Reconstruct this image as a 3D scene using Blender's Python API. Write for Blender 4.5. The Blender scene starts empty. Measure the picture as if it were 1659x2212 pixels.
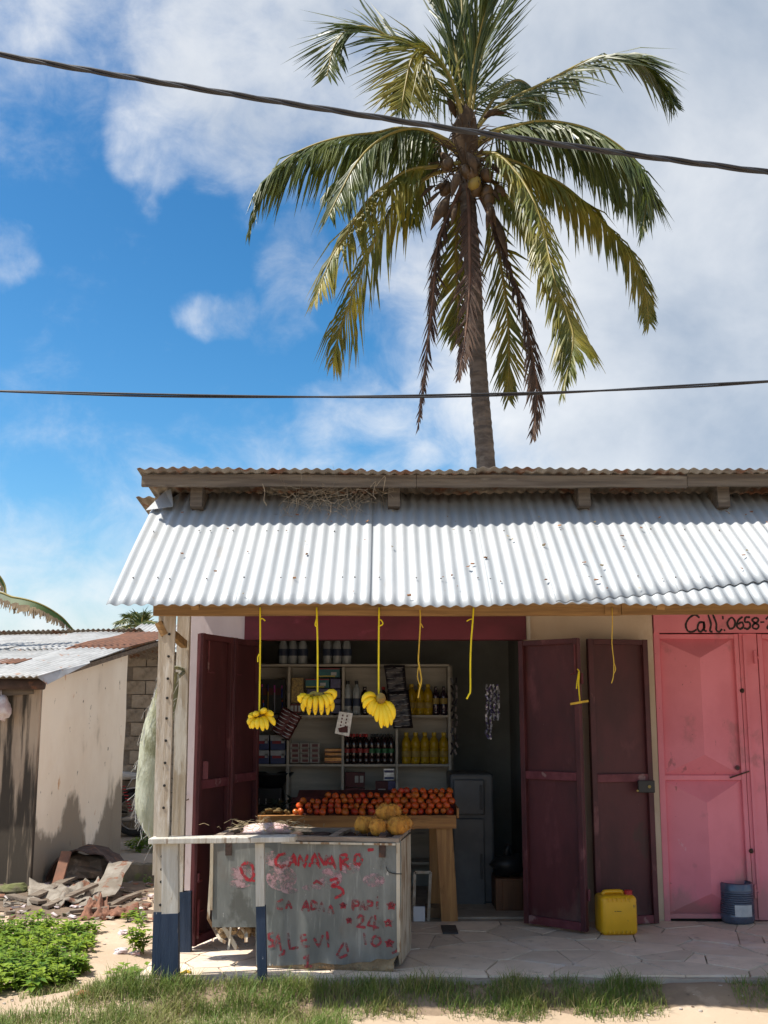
import bpy, math, random
from mathutils import Vector as V, Matrix, noise as mnoise
random.seed(7)
R = math.radians
scene = bpy.context.scene
COL = scene.collection

# ------------------------------------------------------------------ camera
PITCH = R(10.3); F = 2399.0; K = 1.1
EYE = 1.72; FLOOR = 0.17
cs, sn = math.cos(PITCH), math.sin(PITCH)
CAM = V((0, 0, EYE))
cam = bpy.data.cameras.new('camera'); camo = bpy.data.objects.new('camera', cam); COL.objects.link(camo)
cam.sensor_fit = 'VERTICAL'; cam.sensor_height = 36; cam.lens = 36 * F / 2212
cam.clip_end = 5000; camo.location = CAM; camo.rotation_euler = (R(90) + PITCH, 0, 0)
scene.camera = camo

def ray(u, v):
    a = (u - 829.5) / F; b = (1106 - v) / F
    return V((a, cs - b * sn, sn + b * cs))
def P(u, v, Y):                 # point at depth Y seen in direction (u, v)
    d = ray(u, v); return CAM + d * (Y / d.y)
def G(u, v, z=0.0):             # point at height z
    d = ray(u, v); return CAM + d * ((z - EYE) / d.z)
def RP(u, v, p, n):             # point on a plane
    d = ray(u, v); return CAM + d * ((V(p) - CAM).dot(n) / d.dot(n))

# ------------------------------------------------------------------ sky, sun, exposure
SUN_TO = V((-.53, -.115, 1)).normalized()
EL = math.asin(SUN_TO.z); AZ = math.atan2(SUN_TO.x, SUN_TO.y)
w = bpy.data.worlds.new('World'); scene.world = w; w.use_nodes = True
nt = w.node_tree; N = nt.nodes; L = nt.links; N.clear()
def nd(t, **kw):
    n = N.new(t)
    for k, val in kw.items(): setattr(n, k, val)
    return n
def mth(op, a, b=None, c=None):
    n = N.new('ShaderNodeMath'); n.operation = op
    for i, x in enumerate((a, b, c)):
        if x is None: continue
        if isinstance(x, (int, float)): n.inputs[i].default_value = x
        else: L.new(x, n.inputs[i])
    return n.outputs[0]
sky = nd('ShaderNodeTexSky', sky_type='NISHITA', sun_disc=False, sun_elevation=EL, sun_rotation=AZ)
sky.air_density = 1.0; sky.dust_density = 1.5; sky.ozone_density = 2.5; sky.altitude = 0
gam = nd('ShaderNodeGamma'); gam.inputs['Gamma'].default_value = 1.65; L.new(sky.outputs[0], gam.inputs['Color'])   # a deep polarised blue overhead, pale at the horizon
hsv = nd('ShaderNodeHueSaturation'); hsv.inputs['Hue'].default_value = .484; hsv.inputs['Saturation'].default_value = 1.12; hsv.inputs['Value'].default_value = 0.235
L.new(gam.outputs[0], hsv.inputs['Color'])
tc = nd('ShaderNodeTexCoord'); DIR = tc.outputs['Generated']
def wnoise(sc, det, ro, off, st=(1, 1, 1), dist=0.0):
    mp = nd('ShaderNodeMapping'); mp.inputs['Location'].default_value = off; mp.inputs['Scale'].default_value = st; L.new(DIR, mp.inputs['Vector'])
    x = nd('ShaderNodeTexNoise'); x.inputs['Scale'].default_value = sc; x.inputs['Detail'].default_value = det; x.inputs['Roughness'].default_value = ro; x.inputs['Distortion'].default_value = dist
    L.new(mp.outputs[0], x.inputs['Vector']); return x.outputs['Fac']
def smooth(x, a, b, lo=0.0, hi=1.0):
    m = nd('ShaderNodeMapRange', interpolation_type='SMOOTHSTEP'); m.inputs['From Min'].default_value = a; m.inputs['From Max'].default_value = b
    m.inputs['To Min'].default_value = lo; m.inputs['To Max'].default_value = hi; L.new(x, m.inputs['Value']); return m.outputs[0]
n_big = wnoise(5.0, 8, .58, (1.3, .4, 2.2), (1, 1, 1.25), .25); n_fine = wnoise(17, 8, .62, (4.3, 2.4, .2), (1, 1, 1.2), .4); n_tone = wnoise(2.6, 6, .55, (3.1, 1.7, .6))
wob = nd('ShaderNodeVectorMath', operation='MULTIPLY_ADD')       # ragged outlines: the direction is displaced by noise before the banks are read
nc = nd('ShaderNodeTexNoise'); nc.inputs['Scale'].default_value = 7; nc.inputs['Detail'].default_value = 6; L.new(DIR, nc.inputs['Vector'])
ncs = nd('ShaderNodeVectorMath', operation='SUBTRACT'); L.new(nc.outputs['Color'], ncs.inputs[0]); ncs.inputs[1].default_value = (.5, .5, .5)
L.new(ncs.outputs[0], wob.inputs[0]); wob.inputs[1].default_value = (.13, .13, .12); L.new(DIR, wob.inputs[2])
wobn = nd('ShaderNodeVectorMath', operation='NORMALIZE'); L.new(wob.outputs[0], wobn.inputs[0])
# where the cloud banks of this sky stand: direction, angular radius (degrees), weight
BANKS = [((330, 10), 4.5, .34), ((520, 100), 6, .50), ((700, 120), 6, .52), ((420, 215), 3, .36), ((600, 285), 2.6, .32), ((860, 60), 7, .52), ((60, -40), 4, .36), ((-300, -320), 12, .34),
         ((1080, 170), 8, .60), ((1440, 330), 12, .70), ((1580, 780), 8, .62), ((2050, 450), 23, .80), ((1800, 950), 11, .50), ((1330, 960), 4, .44), ((645, 560), 3.2, .30), ((590, 660), 2.6, .28),
         ((455, 655), 2.0, .30), ((765, 900), 2.8, .27), ((900, 640), 3.2, .29), ((5, 545), 2.0, .27), ((1040, 1010), 2.4, .36), ((920, 1000), 1.6, .34), ((325, 335), 1.6, .28), ((1000, 420), 4, .40), ((80, 1150), 6, .24)]
rs = random.Random(5)
FILL_BANKS = []                                                        # broken cloud carried on out of view, added for a neutral, brighter fill
for k in range(60):
    az, el = rs.uniform(0, 2 * math.pi), R(rs.uniform(8, 80)); d = V((math.cos(el) * math.sin(az), math.cos(el) * math.cos(az), math.sin(el)))
    if d.dot(ray(829, 900).normalized()) < math.cos(R(52)) and len(FILL_BANKS) < 22: FILL_BANKS.append((d, rs.uniform(7, 17), rs.uniform(.45, .62)))
cov = None
for d, rad, wt in [(ray(u, v).normalized(), r_, w_) for (u, v), r_, w_ in BANKS] + FILL_BANKS:
    dot = nd('ShaderNodeVectorMath', operation='DOT_PRODUCT'); L.new(wobn.outputs[0], dot.inputs[0]); dot.inputs[1].default_value = d
    o_ = smooth(dot.outputs['Value'], math.cos(R(rad * 1.5)), math.cos(R(rad * .25)), 0, wt)
    cov = o_ if cov is None else mth('MAXIMUM', cov, o_)
sep = nd('ShaderNodeSeparateXYZ'); L.new(DIR, sep.inputs[0])
veil = smooth(sep.outputs['Z'], .40, .05, 0, .42)                # thin veil thickening towards the horizon
dens = mth('ADD', mth('MAXIMUM', cov, veil), mth('ADD', mth('MULTIPLY', mth('SUBTRACT', n_big, .5), .62), mth('MULTIPLY', mth('SUBTRACT', n_fine, .5), .46)))
CF = smooth(dens, .11, .60)
crc = nd('ShaderNodeValToRGB'); L.new(mth('SUBTRACT', mth('ADD', mth('MULTIPLY', n_tone, .75), mth('MULTIPLY', n_big, .6)), mth('MULTIPLY', cov, .62)), crc.inputs[0])
crc.color_ramp.elements[0].position = .08; crc.color_ramp.elements[0].color = (1.35, 1.68, 2.15, 1)
crc.color_ramp.elements[1].position = .46; crc.color_ramp.elements[1].color = (3.7, 3.75, 3.8, 1)
mix = nd('ShaderNodeMix', data_type='RGBA'); L.new(mth('MULTIPLY', CF, .88), mix.inputs['Factor']); L.new(hsv.outputs[0], mix.inputs['A']); L.new(crc.outputs[0], mix.inputs['B'])
bg = nd('ShaderNodeBackground'); bg.inputs['Strength'].default_value = 0.082; L.new(mix.outputs['Result'], bg.inputs['Color'])
ow = nd('ShaderNodeOutputWorld'); L.new(bg.outputs[0], ow.inputs['Surface'])

sun = bpy.data.lights.new('sun', 'SUN'); suno = bpy.data.objects.new('sun', sun); COL.objects.link(suno)
sun.energy = 2.3; sun.angle = R(0.53); sun.color = (1, .945, .85)
suno.rotation_euler = (-SUN_TO).to_track_quat('-Z', 'Y').to_euler(); suno.location = (-6, -2, 14)
vs = scene.view_settings; vs.view_transform = 'Standard'; vs.look = 'None'; vs.gamma = 1; vs.exposure = 1.7; vs.use_curve_mapping = False
scene.cycles.use_denoising = True; scene.cycles.max_bounces = 8; scene.cycles.diffuse_bounces = 5; scene.cycles.transparent_max_bounces = 12
scene.cycles.sample_clamp_indirect = 6

# ------------------------------------------------------------------ materials
MATS = {}
def mat(name, c1, c2=None, scale=4, rough=.75, metal=0, bump=0, bscale=30, stretch=(1, 1, 1), spots=(), rnd=0.0, spec=.4,
        transl=0, alpha=None, glass=0, trs=0, lo=.35, hi=.65, damp=None):
    """procedural Principled: two colours mixed by noise, optional stains (colour, scale, threshold, softness, stretch, amount)"""
    if name in MATS: return MATS[name]
    m = bpy.data.materials.new(name); MATS[name] = m; m.use_nodes = True
    t = m.node_tree; n = t.nodes; l = t.links; b = n['Principled BSDF']
    co = n.new('ShaderNodeTexCoord')
    oi = n.new('ShaderNodeObjectInfo')
    def nz(sc, st, det=6, off=0.0, ro=.6):
        mp = n.new('ShaderNodeMapping'); mp.inputs['Scale'].default_value = st; mp.inputs['Location'].default_value = (off, off * .7, off * 1.3)
        l.new(co.outputs['Object'], mp.inputs['Vector'])
        x = n.new('ShaderNodeTexNoise'); x.inputs['Scale'].default_value = sc; x.inputs['Detail'].default_value = det; x.inputs['Roughness'].default_value = ro
        l.new(mp.outputs[0], x.inputs['Vector']); return x.outputs['Fac']
    def mapr(x, a, bb):
        r = n.new('ShaderNodeMapRange'); r.interpolation_type = 'SMOOTHSTEP'; r.inputs['From Min'].default_value = a; r.inputs['From Max'].default_value = bb
        l.new(x, r.inputs['Value']); return r.outputs[0]
    def mixc(f, a, bb):
        x = n.new('ShaderNodeMix'); x.data_type = 'RGBA'
        l.new(f, x.inputs['Factor'])
        for sock, val in (('A', a), ('B', bb)):
            if isinstance(val, tuple): x.inputs[sock].default_value = (*val[:3], 1)
            else: l.new(val, x.inputs[sock])
        return x.outputs['Result']
    c2 = c2 or tuple(x * .8 for x in c1)
    out = mixc(mapr(nz(scale, stretch), lo, hi), c1, c2)
    for i, sp in enumerate(spots):
        col, sc, th, soft, st, amt = sp
        f = mapr(nz(sc, st, 7, 3.7 * (i + 1)), th, th + soft)
        mm = n.new('ShaderNodeMath'); mm.operation = 'MULTIPLY'; l.new(f, mm.inputs[0]); mm.inputs[1].default_value = amt
        out = mixc(mm.outputs[0], out, col)
    if damp:                    # (colour, height, reach, scale, amount): damp and dirt risen from the ground
        sx = n.new('ShaderNodeSeparateXYZ'); l.new(co.outputs['Object'], sx.inputs[0])
        a1 = n.new('ShaderNodeMath'); a1.operation = 'MULTIPLY_ADD'; l.new(nz(damp[3], (1, 1, .45), 7, 2.2), a1.inputs[0]); a1.inputs[1].default_value = damp[2] * 2; l.new(sx.outputs['Z'], a1.inputs[2])
        a1.inputs[1].default_value = -damp[2] * 2
        r = n.new('ShaderNodeMapRange'); r.inputs['From Min'].default_value = damp[1] - damp[2] + .12; r.inputs['From Max'].default_value = damp[1] - damp[2] - .12; r.inputs['To Max'].default_value = damp[4]
        l.new(a1.outputs[0], r.inputs['Value']); out = mixc(r.outputs[0], out, damp[0])
    if rnd:
        h = n.new('ShaderNodeHueSaturation'); l.new(out, h.inputs['Color'])
        r = n.new('ShaderNodeMapRange'); l.new(oi.outputs['Random'], r.inputs['Value']); r.inputs['To Min'].default_value = 1 - rnd; r.inputs['To Max'].default_value = 1 + rnd
        l.new(r.outputs[0], h.inputs['Value']); out = h.outputs[0]
    l.new(out, b.inputs['Base Color'])
    b.inputs['Roughness'].default_value = rough; b.inputs['Metallic'].default_value = metal
    b.inputs['Specular IOR Level'].default_value = spec
    if trs: b.inputs['Transmission Weight'].default_value = trs; b.inputs['IOR'].default_value = 1.33
    if bump:
        bp = n.new('ShaderNodeBump'); bp.inputs['Strength'].default_value = bump; bp.inputs['Distance'].default_value = .01
        l.new(nz(bscale, stretch, 8, 9.1), bp.inputs['Height']); l.new(bp.outputs[0], b.inputs['Normal'])
    if alpha:                   # (scale, threshold, softness): worn-away paint
        l.new(mapr(nz(alpha[0], alpha[3] if len(alpha) > 3 else (1, 1, 1), 8, 5.5, .7), alpha[1], alpha[1] + alpha[2]), b.inputs['Alpha'])
    if transl:
        tr = n.new('ShaderNodeBsdfTranslucent'); l.new(out, tr.inputs['Color'])
        ms = n.new('ShaderNodeMixShader'); ms.inputs[0].default_value = transl
        l.new(b.outputs[0], ms.inputs[1]); l.new(tr.outputs[0], ms.inputs[2]); l.new(ms.outputs[0], n['Material Output'].inputs['Surface'])
    return m

RUST = (.16, .06, .025)
M = dict(
 awning=mat('awning_zinc', (.405, .42, .425), (.34, .36, .37), 2.2, .55, .12, .08, 60, (1, .35, .35), [((.33, .31, .28), 6, .58, .10, (2.5, .4, .4), .45), ((.27, .19, .12), 20, .69, .05, (1, .5, .5), .7), ((.30, .17, .09), 3.2, .70, .05, (4, .35, .35), .6), ((.47, .475, .47), 5, .55, .2, (3, .3, .3), .5)], rnd=.05),
 zincdark=mat('old_zinc', (.27, .24, .20), (.17, .145, .12), 5, .75, .1, .2, 50, (1, .4, .4), [(RUST, 6, .50, .12, (1, 1, 1), .8)], rnd=.08),
 zincold=mat('weathered_zinc', (.46, .46, .45), (.36, .36, .35), 5, .6, .1, .15, 50, (1, 1, 1), [((.36, .17, .08), 5.5, .62, .06, (1, 1, 1), .8), ((.25, .2, .16), 14, .66, .06, (1, 1, 1), .5)], rnd=.06),
 rustsheet=mat('rusted_zinc', (.21, .095, .055), (.14, .07, .045), 7, .9, 0, .2, 60),
 beam=mat('beam_timber', (.34, .20, .08), (.21, .12, .05), 6, .85, 0, .4, 40, (.25, 3, 6), [((.10, .06, .03), 9, .62, .1, (.3, 2, 2), .6)]),
 oldbeam=mat('grey_timber', (.17, .135, .10), (.095, .073, .055), 6, .9, 0, .5, 45, (.3, 3, 6), [((.33, .28, .21), 8, .6, .1, (.3, 2, 2), .5)]),
 post=mat('bleached_timber', (.50, .44, .36), (.36, .29, .21), 6, .85, 0, .5, 45, (5, 5, .3), [((.16, .11, .07), 12, .64, .06, (2, 2, .4), .7), ((.66, .63, .57), 5, .52, .1, (2, 2, .5), .6)]),
 whitepost=mat('white_painted_timber', (.54, .52, .47), (.42, .385, .325), 6, .8, 0, .45, 45, (5, 5, .3), [((.22, .16, .11), 10, .60, .06, (3, 3, .5), .85), ((.38, .32, .23), 4, .53, .12, (2, 2, .6), .65)]),
 bluepost=mat('blue_painted_timber', (.012, .026, .056), (.024, .042, .078), 6, .7, 0, .4, 45, (5, 5, .4), [((.17, .16, .15), 10, .64, .07, (3, 3, .4), .6), ((.6, .6, .6), 42, .72, .03, (1, 1, .5), .8)]),
 table=mat('table_timber', (.42, .20, .06), (.27, .12, .04), 5, .7, 0, .35, 40, (.3, 4, 6), [((.12, .055, .02), 8, .62, .1, (.4, 3, 3), .6)]),
 tableleg=mat('table_leg_timber', (.44, .23, .08), (.29, .14, .05), 5, .7, 0, .35, 40, (5, 5, .3), [((.12, .06, .02), 8, .62, .1, (3, 3, .4), .6)]),
 maroon=mat('maroon_paint', (.092, .022, .025), (.056, .014, .016), 2.5, .55, 0, .12, 25, (1, 1, .5), [((.17, .05, .055), 3.2, .58, .12, (1.3, 1.3, .6), .5), ((.33, .24, .22), 40, .735, .02, (1, 1, 1), .7), ((.05, .028, .022), 5, .6, .1, (1, 1, .6), .6)], rnd=.06, damp=((.17, .12, .10), .26, .9, 3, .45)),
 maroonworn=mat('maroon_paint_worn', (.16, .04, .05), (.10, .02, .028), 6, .6, 0, .15, 25, (1, 1, 1), [((.36, .26, .24), 9, .6, .08, (1, 1, 1), .5)]),
 maroonframe=mat('maroon_frame_paint', (.095, .024, .028), (.062, .016, .019), 5, .55, 0, .12, 25, (1, 1, .6), [((.25, .10, .10), 7, .60, .1, (1, 1, .5), .5)]),
 maroonlight=mat('maroon_lintel_paint', (.17, .022, .04), (.10, .015, .025), 2.4, .5, 0, .1, 25, (.6, 1, 1), [((.30, .05, .09), 4, .58, .1, (.5, 1, 1), .6)]),
 pink=mat('pink_paint', (.78, .245, .30), (.69, .20, .245), 1.6, .6, 0, .06, 20, (1, 1, 1), [((.40, .15, .165), 4, .56, .14, (1, 1, .8), .6), ((.22, .09, .09), 9, .66, .07, (1, 1, .5), .6), ((.78, .45, .48), 11, .68, .05, (1, 1, .6), .5), ((.12, .05, .045), 38, .69, .04, (1, 1, .8), .75), ((.24, .10, .06), 7, .70, .05, (1.5, 1.5, .35), .6)], damp=((.36, .21, .19), .30, 1.0, 2.6, .6)),
 cream=mat('cream_plaster', (.62, .50, .37), (.54, .42, .30), 2, .9, 0, .2, 20, (1, 1, 1), [((.30, .22, .15), 6, .66, .08, (1, 1, .5), .5), ((.72, .62, .50), 7, .56, .1, (1, 1, .4), .4)]),
 palewall=mat('pale_pink_plaster', (.66, .57, .56), (.56, .47, .46), 2, .9, 0, .2, 20, (1, 1, .4), [((.36, .28, .25), 9, .66, .06, (1, 1, .3), .6)]),
 leftwall=mat('stained_plaster', (.80, .725, .59), (.72, .63, .495), 1.6, .92, 0, .25, 22, (1, 1, .5), [((.30, .25, .18), 2.0, .56, .14, (1, 1, .35), .65), ((.50, .22, .05), 5.5, .655, .06, (1, 1, .45), .8), ((.09, .07, .05), 13, .665, .03, (1, 1, .5), .85)], damp=((.17, .14, .10), .55, 2.1, 1.4, .85)),
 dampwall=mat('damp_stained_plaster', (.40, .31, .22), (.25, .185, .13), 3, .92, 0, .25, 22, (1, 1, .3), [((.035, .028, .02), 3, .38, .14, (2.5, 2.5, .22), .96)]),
 block=mat('cinder_block', (.40, .35, .28), (.30, .26, .20), 6, .95, 0, .5, 40, spots=[((.16, .13, .10), 4, .58, .12, (1, 1, 1), .6)], rnd=.12),
 mortar=mat('mortar', (.27, .24, .20), (.2, .175, .145), 8, .95, 0, .5, 40),
 interior=mat('interior_plaster', (.30, .305, .285), (.23, .235, .22), 2, .9, 0, .1, 20),
 shelf=mat('shelf_board', (.48, .445, .38), (.38, .35, .30), 4, .8, 0, .2, 30, (.4, 2, 4), [((.13, .12, .1), 5, .62, .1, (.4, 1, 3), .6)]),
 paving=mat('stone_paving', (.70, .575, .445), (.61, .495, .38), 5, .75, 0, .2, 40, spots=[((.38, .32, .27), 4, .58, .15, (1, 1, 1), .5), ((.72, .64, .57), 3, .56, .1, (1, 1, 1), .5), ((.30, .24, .19), 11, .60, .1, (1, 1, 1), .55)], rnd=.15),
 concrete=mat('veranda_concrete', (.40, .335, .27), (.31, .255, .20), 5, .9, 0, .4, 35, spots=[((.15, .12, .09), 4, .56, .12, (1, 1, 1), .6)]),
 zincpanel=mat('freezer_sheet', (.20, .21, .20), (.125, .135, .13), 5.5, .5, .35, .12, 40, (1, 1, .35), [((.17, .13, .10), 2.2, .56, .12, (1, 1, .6), .5), ((.34, .35, .33), 14, .54, .14, (2, 2, .25), .45), ((.075, .075, .065), 5, .57, .1, (1, 1, .7), .65), ((.62, .6, .57), 34, .70, .03, (1, 1, .35), .8)]),
 freezerwhite=mat('freezer_white_enamel', (.54, .48, .38), (.40, .34, .25), 5, .7, 0, .3, 30, (2, 2, .5), [((.20, .11, .05), 7, .50, .08, (3, 3, .45), .9)]),
 foam=mat('rotten_insulation', (.36, .26, .15), (.20, .135, .075), 8, .95, 0, .8, 30, spots=[((.06, .04, .025), 7, .55, .1, (1, 1, 1), .7)]),
 freezerwood=mat('rotting_timber', (.36, .29, .22), (.20, .155, .12), 7, .95, 0, .6, 40, (.4, 2, 2), [((.40, .35, .29), 8, .6, .08, (.4, 2, 2), .6)]),
 dark=mat('dark_fill', (.03, .027, .024), (.018, .016, .014), 6, .9),
 black=mat('black_plastic', (.02, .02, .021), (.014, .014, .015), 6, .4),
 cable=mat('cable_rubber', (.03, .03, .033), (.02, .02, .022), 20, .55),
 iron=mat('rusty_iron', (.10, .06, .04), (.05, .035, .03), 14, .8, .3, .2, 40),
 chrome=mat('dull_metal', (.5, .5, .5), (.36, .36, .36), 10, .35, .9),
 redpaint=mat('red_brush_paint', (.40, .022, .035), (.32, .02, .03), 9, .7, alpha=(30, .36, .2)),
 pinksmear=mat('old_pink_paint', (.42, .24, .26), (.36, .25, .26), 8, .7, alpha=(13, .42, .18)),
 redfaint=mat('faded_red_paint', (.30, .035, .045), (.24, .03, .04), 9, .7, alpha=(26, .34, .26)),
 blackpaint=mat('black_brush_paint', (.018, .016, .018), (.03, .02, .022), 9, .6, alpha=(60, .22, .1)),
 yellowcan=mat('yellow_plastic', (.76, .40, .012), (.64, .33, .010), 3, .38, 0, .05, 20, spots=[((.42, .24, .03), 6, .55, .12, (1, 1, 1), .55), ((.16, .09, .03), 26, .65, .05, (1, 1, .6), .7)]),
 redcap=mat('red_plastic', (.42, .02, .02), (.32, .02, .02), 5, .45),
 bluebottle=mat('blue_water_plastic', (.085, .105, .155), (.06, .075, .11), 4, .22, 0, .06, 10, spots=[((.2, .25, .34), 6, .6, .1, (1, 1, 1), .4)], spec=.6),
 paper=mat('worn_paper', (.55, .56, .56), (.4, .41, .42), 8, .9, spots=[((.25, .27, .33), 9, .58, .08, (1, 1, 1), .6)]),
 string=mat('yellow_twine', (.80, .66, .015), (.7, .56, .01), 20, .6),
 stringold=mat('faded_twine', (.66, .44, .05), (.5, .32, .04), 20, .75),
 banana=mat('banana_peel', (.88, .63, .022), (.80, .54, .014), 8, .45, spots=[((.50, .46, .05), 5, .66, .12, (1, 1, 1), .4), ((.12, .065, .02), 36, .70, .03, (1, 1, 1), .85)], rnd=.06),
 bananatip=mat('banana_tip', (.13, .10, .03), (.07, .05, .02), 20, .8),
 bananastem=mat('banana_stem', (.30, .27, .06), (.22, .13, .04), 12, .7),
 tomato=mat('tomato_skin', (.60, .075, .014), (.50, .09, .015), 14, .3, rnd=.16, spots=[((.46, .14, .015), 9, .62, .12, (1, 1, 1), .5)]),
 tomatodeep=mat('tomato_skin_deep', (.44, .03, .012), (.38, .04, .012), 12, .38, rnd=.2),
 tomatoripe=mat('tomato_skin_orange', (.55, .14, .015), (.46, .07, .012), 10, .33, rnd=.15),
 tomatoscar=mat('tomato_stem_scar', (.45, .26, .04), (.25, .16, .03), 30, .7),
 coconut=mat('coconut_husk', (.70, .32, .045), (.44, .18, .03), 16, .85, 0, .7, 40, (3, 3, .6), [((.58, .36, .12), 12, .6, .08, (3, 3, .5), .6), ((.14, .07, .03), 6, .66, .08, (1, 1, 1), .6)], rnd=.1),
 leaf=mat('palm_leaf', (.100, .120, .022), (.048, .075, .018), 3, .42, spec=.5, transl=.28, rnd=.12),
 leafyel=mat('palm_leaf_yellowing', (.25, .21, .024), (.10, .12, .02), 2.2, .45, spec=.5, transl=.3),
 rachis=mat('palm_rachis', (.26, .20, .035), (.19, .15, .03), 5, .5),
 deadleaf=mat('palm_leaf_dead', (.115, .070, .048), (.07, .044, .032), 5, .8, transl=.15),
 deadrachis=mat('palm_rachis_dead', (.17, .09, .055), (.11, .06, .04), 5, .8),
 trunk=mat('palm_bark', (.155, .125, .10), (.085, .068, .055), 5, .95, 0, .6, 25, (1, 1, 3), [((.23, .20, .16), 4, .6, .1, (1, 1, 2), .5)]),
 fibre=mat('palm_fibre', (.085, .052, .026), (.045, .028, .016), 10, .95, 0, .5, 30),
 greennut=mat('coconut_green', (.095, .05, .016), (.06, .036, .013), 5, .5, rnd=.2),
 yellownut=mat('coconut_yellow', (.26, .18, .03), (.2, .13, .03), 5, .5),
 bananaleaf=mat('banana_leaf_green', (.06, .105, .02), (.04, .075, .017), 4, .5, transl=.3),
 bananadry=mat('banana_leaf_dry', (.26, .19, .11), (.15, .105, .065), 6, .9, transl=.2),
 weed=mat('weed_leaf', (.27, .37, .03), (.09, .19, .02), 6, .5, transl=.42),
 weedstem=mat('weed_stem', (.12, .16, .04), (.1, .12, .04), 5, .7),
 grass=mat('grass_blade', (.14, .21, .04), (.25, .26, .08), 3, .6, transl=.3, lo=.42, hi=.68),
 grassdry=mat('grass_straw', (.36, .30, .15), (.27, .22, .11), 5, .8, transl=.2),
 dirt=mat('sandy_dirt', (.43, .335, .24), (.36, .27, .185), .9, .95, 0, .6, 14, spots=[((.24, .175, .12), .55, .60, .14, (1, 1, 1), .6), ((.53, .42, .31), 3, .56, .1, (1, 1, 1), .5), ((.16, .11, .07), 22, .66, .05, (1, 1, 1), .5)]),
 banksoil=mat('bank_soil', (.27, .195, .13), (.19, .135, .09), 3, .95, 0, .6, 18, spots=[((.36, .27, .19), 6, .58, .1, (1, 1, 1), .6), ((.10, .075, .05), 20, .64, .06, (1, 1, 1), .6)]),
 darkdirt=mat('debris_soil', (.17, .12, .08), (.11, .08, .055), 4, .95, 0, .7, 20, spots=[((.30, .22, .15), 9, .6, .08, (1, 1, 1), .6)]),
 moss=mat('mossy_concrete', (.16, .13, .085), (.09, .075, .05), 5, .95, 0, .7, 25, spots=[((.10, .12, .03), 4, .5, .12, (1, 1, 1), .7)]),
 scrap=mat('rusty_white_sheet', (.23, .205, .17), (.15, .125, .095), 5, .75, 0, .3, 30, spots=[((.15, .06, .03), 6, .55, .06, (1, 1, 1), .9)]),
 board=mat('grey_fibre_sheet', (.25, .22, .18), (.17, .145, .115), 7, .95, 0, .5, 40),
 rustbin=mat('rotted_iron', (.08, .05, .04), (.045, .03, .025), 8, .9, .1, .5, 25, spots=[((.20, .09, .05), 6, .56, .1, (1, 1, 1), .7)]),
 sack=mat('woven_sack', (.60, .62, .50), (.44, .45, .33), 12, .85, 0, .8, 70, (1, 1, .4), [((.22, .22, .12), 3.4, .50, .09, (1, 1, .7), .85), ((.70, .60, .30), 3.5, .58, .1, (1, 1, .5), .5)], transl=.3),
 straw=mat('dry_straw', (.42, .34, .2), (.3, .23, .13), 20, .9),
 rootfibre=mat('dead_vine', (.34, .27, .18), (.2, .15, .1), 20, .95),
 cloth=mat('pale_torn_cloth', (.68, .58, .54), (.56, .36, .36), 14, .9, 0, .4, 40),
 glassclear=mat('clear_bottle_plastic', (.62, .66, .68), (.5, .55, .58), 18, .12, spec=.8, trs=.55),
 watlabel=mat('water_label', (.03, .045, .09), (.02, .03, .06), 12, .5),
 oil=mat('cooking_oil', (.55, .36, .012), (.42, .27, .01), 26, .15, spec=.7, trs=.25),
 oilcap=mat('oil_bottle_cap', (.58, .40, .02), (.5, .34, .02), 10, .4),
 cola=mat('dark_soda', (.028, .010, .010), (.016, .007, .008), 10, .12, spec=.8),
 redlabel=mat('red_label', (.30, .025, .02), (.2, .02, .02), 20, .4),
 greenlabel=mat('green_label', (.02, .16, .06), (.015, .1, .04), 20, .4),
 darkwine=mat('purple_syrup', (.03, .014, .03), (.02, .01, .02), 10, .15, spec=.8),
 gilt=mat('gold_label', (.36, .26, .06), (.25, .17, .04), 30, .5),
 goldpack=mat('gold_snack_pack', (.30, .20, .05), (.09, .055, .02), 55, .3, .3),
 teal=mat('teal_pack', (.02, .16, .18), (.015, .10, .13), 9, .45, spots=[((.45, .5, .5), 18, .68, .04, (1, 1, 1), .8)]),
 redstripe=mat('crimson_print', (.32, .03, .04), (.22, .02, .03), 10, .5),
 yellowstripe=mat('yellow_print', (.55, .45, .05), (.4, .32, .04), 10, .5),
 purplepack=mat('purple_pack', (.065, .055, .16), (.04, .035, .10), 30, .35, spots=[((.3, .3, .4), 40, .66, .05, (1, 1, 1), .6)]),
 bluepack=mat('blue_detergent_pack', (.045, .065, .17), (.03, .045, .12), 12, .4),
 whiteprint=mat('white_print', (.46, .48, .50), (.36, .38, .40), 20, .5),
 soap=mat('soap_carton', (.44, .42, .38), (.34, .31, .28), 20, .6),
 soapred=mat('dark_red_print', (.15, .035, .035), (.1, .025, .025), 30, .5),
 copper=mat('copper_wrapper', (.46, .22, .06), (.24, .11, .04), 40, .3, .4),
 darkred=mat('dark_red_carton', (.11, .025, .025), (.075, .018, .018), 10, .6),
 sachetred=mat('red_sachet_foil', (.13, .028, .03), (.07, .018, .02), 12, .3, .2),
 sachetdark=mat('black_sachet_foil', (.032, .026, .034), (.018, .016, .02), 12, .3, .2),
 foil=mat('silver_foil', (.62, .6, .58), (.42, .41, .4), 24, .3, .5),
 silverviolet=mat('violet_silver_foil', (.62, .62, .68), (.10, .08, .22), 34, .28, .3, lo=.47, hi=.53),
 fridge=mat('dusty_fridge_enamel', (.105, .107, .11), (.075, .077, .08), 4, .5),
 fridgedark=mat('fridge_seal', (.05, .05, .052), (.035, .035, .037), 6, .6),
 cabinet=mat('varnished_cabinet', (.16, .065, .025), (.1, .04, .016), 5, .45, 0, .1, 30, (3, 3, .3)),
 cardboard=mat('cardboard', (.24, .16, .09), (.18, .12, .07), 6, .9),
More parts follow.
